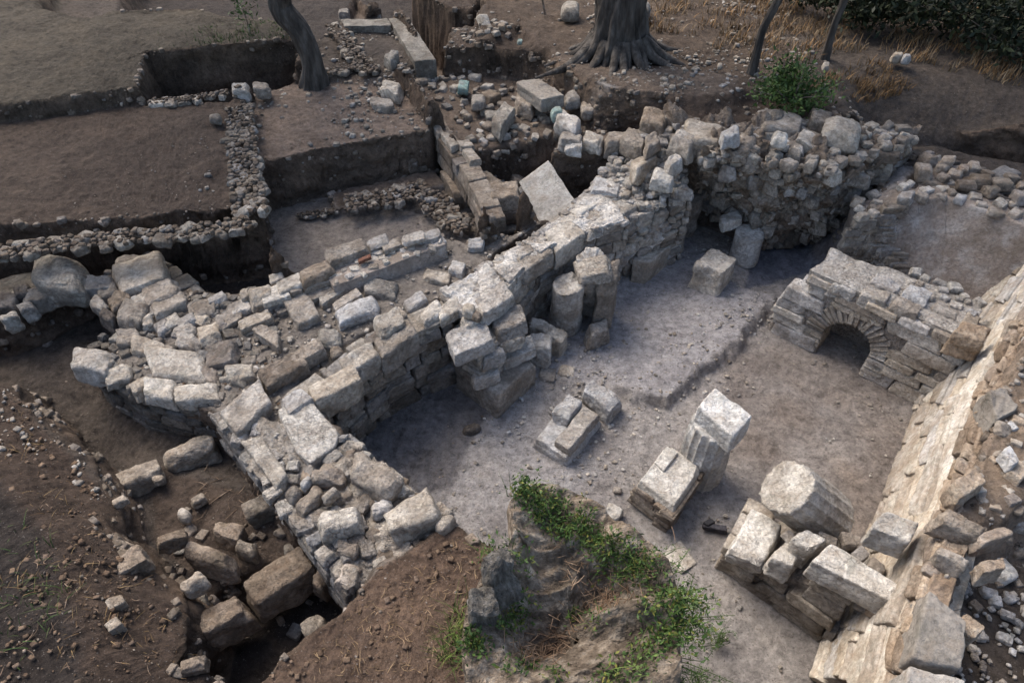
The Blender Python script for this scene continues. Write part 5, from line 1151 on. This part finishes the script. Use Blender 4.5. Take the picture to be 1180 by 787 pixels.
def big_olive():
    b = P(711, 62, 1.68); b[2] = 1.66; Y = b[1]; t = empty('olive_tree', tuple(b), 'thick old olive trunk with flared gnarled roots above the rubble terrace', 'tree')
    sc = Y/FPX*1.25
    mb = MB()
    def rf(k, th, rr):
        zz = k*3.2; fl = math.exp(-zz/.28); qq = np.column_stack([np.cos(th)*1.6+.3*zz, np.sin(th)*1.6, np.full(len(th), zz*.5)]); nn_ = fbm(qq*1.7, 3, 44, .6); lob = 1+fl*(.45+1.3*np.maximum(nn_, -.1))+.3*nn_*(1-fl*.3)
        return rr*lob
    pts = [b+np.array((0, 0, -.15)), b+np.array((0, 0, .15)), b+np.array((.0, 0, .45)), b+np.array((-.02, 0, .9)), b+np.array((0, 0, 1.6)), b+np.array((.1, 0, 2.4))]
    tube(mb, pts, [.52, .46, .4, .37, .38, .36], 120, ridge=.25, seed=4, sub=14, rfun=rf); mb.build('trunk', M['bark'], t, tuple(b))
    rg = np.random.default_rng(2); rb = MB()
    for k in range(17):
        a = -math.pi/2+(k-8)*.24+rg.normal()*.06; L = rg.uniform(.4, 1.25); p = [b+np.array((math.cos(a)*.38, math.sin(a)*.38, .3))]
        for j in range(1, 5):
            a += rg.normal()*.13; q = p[-1]+np.array((math.cos(a), math.sin(a), 0))*L/4; q[2] = b[2]+.3*math.exp(-j*.9)+rg.uniform(-.02, .03)-.02*j; p.append(q)
        tube(rb, p, [.1, .07, .05, .035, .015], 10, ridge=.5, seed=k, sub=3)
    rb.build('roots', M['bark'], t, tuple(b))
    lb = MB(); top = pts[-1]; c = b+np.array((.5, -.2, 4.8))
    for k in range(8):
        e = c+rg.normal(size=3)*np.array((1.6, 1.4, .5)); tube(lb, [top-np.array((0, 0, .1)), (top+e)/2+rg.normal(size=3)*.2, e], [.2, .12, .03], 8, sub=4)
    lb.build('limb', M['bark'], t, tuple(b)); crown(t, c, (3.2, 2.6, 1.1), 6000, 9)
big_olive()
b = P(866, 84, 1.7); Y = b[1]; b[2] -= .08
tree('young_tree', 'slender slanting trunk on the dry grass slope, left of two', [b, PD(872, 62, Y), PD(879, 35, Y), PD(892, 10, Y), PD(906, -20, Y), PD(925, -80, Y)], [.085, .062, .058, .056, .053, .05], (b[0]+1.2, b[1]+.4, b[2]+4.4), (2.2, 2, .9), seed=6, n=3000)
b = P(951, 68, 1.7); Y = b[1]; b[2] -= .08
tree('young_tree', 'thin dark trunk right of the slanting one, with a stone heap at its foot', [b, PD(956, 48, Y), PD(963, 25, Y), PD(972, 3, Y), PD(980, -25, Y), PD(1000, -90, Y)], [.08, .054, .05, .052, .05, .045], (b[0]+1.4, b[1]+.6, b[2]+4.6), (2.4, 2, .9), seed=7, n=3500)
# stake
s = P(629, 23, 1.6); mb = MB(); tube(mb, [s, PD(624, -6, s[1])], [.02, .018], 8, sub=3); tag(mb.build('wooden_stake', M['twig'], None, s, True), 'thin wooden stake standing in the soil at the top edge', 'stake')

def bush(name, label, c, rad, n, size, seed, mat='leaf', stems=14, tones=((.8, .85, .8), (1, 1, 1), (1.3, 1.3, 1.0))):
    c = np.array(c); t = empty(name, tuple(c), label, 'bush'); rg = np.random.default_rng(seed); mb = MB(); sbm = MB(); ends = []
    for k in range(stems):
        d = rg.normal(size=3)*np.array((1, 1, .6)); d[2] = abs(d[2])+.35; d /= np.linalg.norm(d); e = c+d*np.array(rad)*rg.uniform(.7, 1.15); ends.append(e); m = (c+e)/2+rg.normal(size=3)*.05
        tube(sbm, [c, m, e], [.015, .01, .004], 5, sub=2)
    E_ = np.array(ends); i = rg.integers(stems, size=n); k = rg.uniform(.3, 1.05, (n, 1)); pts = c+(E_[i]-c)*k+rg.normal(size=(n, 3))*np.array(rad)*.14
    leaves(mb, pts, size, rg, tones, aspect=.4); sbm.build('stems', M['twig'], t, tuple(c)); mb.build('foliage', M[mat], t, tuple(c))
bush('green_bush', 'small dense green bush growing on the soil behind the ruined rubble wall', P(912, 118, 1.75), (.62, .45, .55), 2600, .075, 11, stems=22)
bush('dark_bush', 'dark bush at the top edge, left part of the thicket on the right', P(1010, 18, 1.9), (1.3, .8, .7), 3200, .11, 12, 'oliveleaf', 24)
bush('dark_bush', 'dark bush in the top right corner of the photo', P(1110, 30, 1.9), (1.6, 1.0, 1.1), 4200, .12, 13, 'oliveleaf', 28)
bush('dark_bush', 'dark low bush at the top edge between the two slender trunks', P(925, 0, 1.9), (.9, .7, .4), 1500, .1, 14, 'oliveleaf', 16)
bush('dark_bush', 'dark bush behind the corner one at the right border', P(1190, 62, 1.85), (1.3, .9, .9), 2600, .12, 15, 'oliveleaf', 20)

def grass_patch(name, poly, z, n, h, seed, tones, mat='dry', wd=.006, lean=.6, clump=3.0, kind='stuff'):
    rg = np.random.default_rng(seed); a = [P(x, y, z) for x, y in poly]; A = np.array(a)[:, :2]; pts = rg.uniform(A.min(0), A.max(0), (n*3, 2))
    m = sdf([tuple(p) for p in A], pts[:, 0], pts[:, 1]) > 0; pts = pts[m]; d = fbm(np.column_stack([pts, 0*pts[:, 0]])*clump, 3, seed); pts = pts[rg.random(len(pts)) < np.clip(.35+d*2.0, 0.02, 1)][:n]
    r3 = np.column_stack([pts, ground(pts[:, 0], pts[:, 1])-.01]); far = np.clip(np.sqrt((pts**2).sum(1))-24, 0, 99)*.04; r3[:, 2] += far
    mb = MB(); blades(mb, r3, h, rg, tones, wd, lean); return tag(mb.build(name, M[mat]), kind=kind)
grass_patch('dry_grass', [(760, -40), (1250, -40), (1300, 120), (1060, 70), (980, 60), (880, 78), (800, 40), (740, 30)], 1.75, 9000, .17, 61, [(.7, .65, .6), (1, .95, .9), (1.15, .9, .65)], wd=.01)
grass_patch('dry_grass', [(930, 95), (1000, 62), (1060, 90), (960, 108)], 1.75, 900, .14, 62, [(.7, .6, .5), (1, .8, .6)], wd=.009)
0 and grass_patch('ground_grass', [(0, 140), (165, 118), (170, 60), (345, 40), (300, 22), (60, 20), (-200, 60)], 1.62, 5000, .045, 63, [(.5, .55, .5), (.8, .8, .6)], wd=.012, lean=1.2)
grass_patch('edge_grass', [(180, 40), (340, 20), (345, 42), (180, 60)], 1.62, 900, .08, 64, [(.6, .7, .5), (1, 1, .8)], 'leaf', wd=.008)
grass_patch('slope_grass', [(0, 600), (60, 620), (95, 690), (80, 790), (0, 790)], 1.25, 110, .09, 65, [(.7, .8, .6), (1, .9, .7)], 'leaf', wd=.004, lean=1.0)
grass_patch('slope_straw', [(0, 450), (110, 570), (230, 780), (0, 790)], 1.1, 380, .06, 66, [(.6, .5, .4), (.9, .8, .6)], wd=.003, lean=1.6)

# straw and twigs lying on the near soil
def litter(name, poly, z, n, L, seed, mat='twig', rad=.003):
    rg = np.random.default_rng(seed); a = [P(x, y, z) for x, y in poly]; A = np.array(a)[:, :2]; mb = MB(); k = 0
    while k < n:
        p = rg.uniform(A.min(0), A.max(0))
        if not inpoly(a, *p): continue
        th = rg.uniform(0, 3.14); l = L*rg.uniform(.4, 1.5); g = ground(p[0], p[1])[0]+.012; d = np.array((math.cos(th), math.sin(th), rg.normal()*.12)); s = np.array((-d[1], d[0], 0))*l*rg.normal()*.12
        c = np.array((p[0], p[1], g)); tube(mb, [c-d*l/2, c+s, c+d*l/2], [rad*.6, rad, rad*.5], 4, tone=tuple(np.array((1, .9, .8))*rg.uniform(.6, 1.5)), sub=2); k += 1
    tag(mb.build(name, M[mat]), kind='stuff')
litter('straw_litter', [(330, 790), (440, 680), (530, 620), (570, 650), (540, 790)], 1.12, 230, .06, 71, 'dry', .0022)
litter('twig_litter', [(0, 560), (120, 600), (230, 790), (0, 790)], 1.1, 80, .07, 72, 'twig', .003)
litter('trench_twigs', [(200, 520), (290, 540), (330, 600), (230, 600)], .5, 30, .16, 73, 'twig', .004)

# ------------------------------------------------------------------ the big stump in front
def stump():
    zc = 1.95
    outline = [(594, 626), (586, 598), (600, 574), (636, 564), (670, 570), (700, 592), (724, 616), (750, 634), (766, 650), (780, 674), (786, 704), (782, 745), (776, 800), (760, 860), (660, 900), (560, 880), (530, 830), (540, 775), (534, 735), (538, 700), (556, 668), (580, 652)]
    px = np.array([P(x, y, zc)[:2] for x, y in outline]); c = np.array(P(668, 715, zc)[:2])
    ang = np.arctan2(px[:, 1]-c[1], px[:, 0]-c[0]); rr = np.hypot(*(px-c).T); o = np.argsort(ang); ang = ang[o]; rr = rr[o]
    NT, NRad = 420, 150; th = np.linspace(-math.pi, math.pi, NT, endpoint=False)
    R0 = np.interp(th, np.concatenate([ang-2*math.pi, ang, ang+2*math.pi]), np.tile(rr, 3))
    cth, sth = np.cos(th), np.sin(th)
    pn = np.column_stack([cth*3, sth*3, 0*th]); R0 = R0*(1+.03*fbm(pn, 4, 3))
    # top surface from centre to rim, then flank down to the ground
    V = []
    ks = np.linspace(0.02, 1, NRad)
    rim_h = .08+.16*fbm(np.column_stack([cth*1.5, sth*1.5, 0*th]), 2, 12)+.12*np.exp(-((th-2.4)/.5)**2)
    for k in ks:
        r = R0*k; x = c[0]+cth*r; y = c[1]+sth*r; p3 = np.column_stack([x, y, np.zeros(NT)])
        hollow = -.26*np.exp(-(((x-P(640, 712, zc)[0])/.3)**2+((y-P(640, 712, zc)[1])/.2)**2))-.18*np.exp(-(((x-P(690, 660, zc)[0])/.22)**2+((y-P(690, 660, zc)[1])/.14)**2))+.14*np.exp(-(((x-P(720, 700, zc)[0])/.35)**2+((y-P(720, 700, zc)[1])/.07)**2))
        wq = p3+.12*np.column_stack([fbm(p3*3, 2, 71), fbm(p3*3, 2, 72), 0*x]); cg, sg = math.cos(.5), math.sin(.5); wu = np.column_stack([(wq[:, 0]*cg+wq[:, 1]*sg)*1.9, (wq[:, 1]*cg-wq[:, 0]*sg)*3.8, 0*x]); rg_ = 1-np.abs(fbm(wu+4, 4, 8, .5))*2.4; fine = 1-np.abs(fbm(wq*12, 4, 9, .65))*2
        z = zc-.1+hollow+rim_h*smooth01((k-.5)/.5)+.095*(rg_-.6)+.022*fine
        V.append(np.column_stack([x, y, z]))
    last = V[-1]
    g0 = -.25
    for t in np.linspace(.02, 1, 90):
        ed = 1.0+.02*math.sin(t*3)-.02*t; z = last[:, 2]*(1-t)+g0*t
        p3 = np.column_stack([cth*3.2, sth*3.2, z*.8]); fr = np.column_stack([cth*7, sth*7, z*1.2])
        r = R0*ed+(1-np.abs(fbm(p3, 4, 14, .6))*2-.5)*.1*min(1, t*8)+fbm(fr, 3, 16, .6)*.05*min(1, t*8)-.06*smooth01((t-.03)/.1)
        V.append(np.column_stack([c[0]+cth*r, c[1]+sth*r, z]))
    V = np.concatenate(V); nr = NRad+90
    I = np.arange(nr-1)[:, None]*NT+np.arange(NT); J = np.arange(nr-1)[:, None]*NT+(np.arange(NT)+1) % NT
    F = np.column_stack([I.ravel(), J.ravel(), (J+NT).ravel(), (I+NT).ravel()])[:, ::-1]
    org = np.array((c[0], c[1], .6)); W = empty('tree_stump', tuple(org), 'huge weathered hollow tree stump overgrown with green weeds at the bottom centre', 'stump')
    F = F[:, ::-1]
    # tone: random mottling, top lighter, flanks and low spots darker and browner
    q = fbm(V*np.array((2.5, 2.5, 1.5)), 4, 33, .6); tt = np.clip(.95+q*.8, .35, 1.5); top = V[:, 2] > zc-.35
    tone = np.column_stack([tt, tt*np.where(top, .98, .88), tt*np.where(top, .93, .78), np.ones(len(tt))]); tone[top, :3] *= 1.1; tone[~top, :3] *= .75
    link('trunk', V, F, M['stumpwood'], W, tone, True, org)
    # grey snapped slabs of dead wood on its left rim and a root at the bottom
    def sampler(x, y):
        d = (V[:NRad*NT, 0][:, None]-x)**2+(V[:NRad*NT, 1][:, None]-y)**2; return V[:NRad*NT, 2][d.argmin(axis=0)]
    def wood(pxy, z, half, ang, tiltv, seed):
        V2, F2 = rock(half, seed, rnd=.5, cuts=9, rough=.3, n=30, cutd=(.6, .9), irr=.35, fine=.02); Mx = np.array((Matrix.Rotation(ang, 3, 'Z')@Matrix.Rotation(tiltv, 3, 'X')).transposed()); p = P(*pxy, z)
        link('dead_wood', V2@Mx+p, F2, M['cutwood'], W, np.tile((1, 1, 1, 1), (len(V2), 1)), True, p)
    wood((578, 668), 2.0, (.13, .1, .22), .5, -.2, 901); wood((556, 700), 1.95, (.1, .12, .2), .2, .2, 902)
    rg = np.random.default_rng(77)
    # weeds on the stump
    def weeds(name, label, spots, n, size, seed, spread=.06, hh=.1, mat='leaf', bl=0):
        rg = np.random.default_rng(seed); mb = MB(); P0 = np.array([P(x, y, zc)[:2] for x, y, *_ in spots]); wt = np.array([s[2] if len(s) > 2 else 1 for s in spots], float); i = rg.choice(len(spots), size=n, p=wt/wt.sum())
        xy = P0[i]+rg.normal(size=(n, 2))*spread; z = sampler(xy[:, 0], xy[:, 1]) if n < 9000 else zc
        pts = np.column_stack([xy, z+rg.random(n)**1.4*hh]); leaves(mb, pts, size, rg, ((.7, .8, .7), (.9, .95, .9), (1.3, 1.3, 1.0), (1.0, 1.05, .8), (2.0, 1.3, .9)), aspect=.42, up=.6)
        if bl:
            j = rg.choice(len(spots), size=bl); xb = P0[j]+rg.normal(size=(bl, 2))*spread*.9; blades(mb, np.column_stack([xb, sampler(xb[:, 0], xb[:, 1])]), hh*1.4, rg, [(.8, 1, .7), (1.3, 1.3, .9)], .003, .7)
        o = mb.build(name, M[mat]); tag(o, label, kind='stuff')
    weeds('weeds', None, [(600, 580, 2), (615, 585, 2), (625, 600, 2), (642, 585, 2), (650, 610, 2), (668, 600, 2), (680, 615, 1.5), (694, 628, 2), (708, 636, 2), (722, 645, 2), (738, 652, 1.5), (752, 660, 1), (600, 648, .7), (566, 648, .7), (610, 570, 1)], 2600, .033, 78, .05, .1, bl=260)
    weeds('weeds', None, [(596, 690, 1), (584, 706, 1), (610, 684, .6), (545, 728, 1), (552, 740, 1), (538, 745, .8), (668, 686, .3), (690, 702, .3), (590, 760, .5), (610, 752, .4), (640, 768, .3), (745, 705, .6)], 1000, .033, 79, .04, .06, bl=60)
    weeds('weeds', None, [(760, 700, 1), (780, 715, 1), (770, 735, 1), (790, 700, 1), (750, 745, 1), (730, 770, 1), (790, 740, 1), (800, 720, 1), (775, 690, 1), (700, 775, .6)], 1700, .033, 80, .06, .08, bl=110)
    # hanging sprays off the right flank
    mb = MB(); lf = MB()
    for k in range(46):
        a = rg.uniform(-.9, .75); i = int((a+math.pi)/(2*math.pi)*NT) % NT; p = np.array((c[0]+cth[i]*R0[i]*.97, c[1]+sth[i]*R0[i]*.97, zc-rg.uniform(0, .35))); d = np.array((cth[i], sth[i], rg.uniform(-.2, .5))); L = rg.uniform(.12, .34)
        q = [p, p+d*L*.5+rg.normal(size=3)*.03, p+d*L+np.array((0, 0, -.08*L))+rg.normal(size=3)*.05]; tube(mb, q, [.003, .0025, .0015], 4, tone=(.8, .9, .5), sub=3)
        tpos = rg.random((34, 1)); pts = q[0]*(1-tpos)+q[2]*tpos+rg.normal(size=(34, 3))*.014; leaves(lf, pts, .022, rg, aspect=.3)
    t = empty('trailing_weed', tuple(P(800, 700, 1.9)), 'trailing leafy sprays hanging off the right side of the stump', 'plant'); mb.build('stems', M['leaf'], t, t.location[:]); lf.build('foliage', M['leaf'], t, t.location[:])
    # dry twigs and straw in the hollows
    mb = MB()
    for k in range(260):
        s = [(640, 712), (625, 722), (655, 705), (690, 660), (700, 668), (715, 668), (660, 640), (735, 650), (610, 730)][rg.integers(9)]; p = P(*s, zc)[:2]+rg.normal(size=2)*.06; z = sampler(p[0], p[1])[0]+.012+rg.random()*.02; th_ = rg.uniform(0, 3.14); L = rg.uniform(.04, .13); d = np.array((math.cos(th_), math.sin(th_), rg.normal()*.15))*L/2; cc = np.array((p[0], p[1], z))
        tube(mb, [cc-d, cc+rg.normal(size=3)*.006, cc+d], [.0018, .003, .0018], 4, tone=tuple(np.array((1, .85, .7))*rg.uniform(.5, 1.7)), sub=2)
    tag(mb.build('twigs_and_straw', M['twig']), kind='stuff')
stump()
# weeds where soil meets the stump and the tuft on the floor
grass_patch('soil_weeds', [(500, 760), (530, 690), (560, 640), (575, 650), (545, 720), (540, 790)], 1.15, 260, .16, 91, [(1, 1, .7), (1.3, 1.2, .8)], 'leaf', wd=.0035, lean=.7)
def floor_weed(x, y, z, seed, label, h=.22):
    rg = np.random.default_rng(seed); b = P(x, y, z); t = empty('weed', tuple(b), label, 'plant'); mb = MB(); lf = MB()
    for k in range(12):
        d = rg.normal(size=3)*.6; d[2] = abs(d[2])+.6; d = unit(d)*h*rg.uniform(.6, 1.2); e = b+d; tube(mb, [b, b+d*.5+rg.normal(size=3)*.01, e], [.003, .002, .001], 4, tone=(.9, 1, .6), sub=2); tp = rg.uniform(.25, 1.05, (30, 1)); leaves(lf, b+d*tp+rg.normal(size=(30, 3))*.012, .026, rg, aspect=.3)
    mb.build('stems', M['leaf'], t, tuple(b)); lf.build('foliage', M['leaf'], t, tuple(b))
floor_weed(826, 742, 0, 95, 'feathery green weed on the room floor at the right of the stump')
floor_weed(770, 600, 0, 96, 'small green sprig growing at the near corner of the pier base', .1)
floor_weed(800, 790, .2, 97, 'green weed at the bottom edge right of the stump', .2)
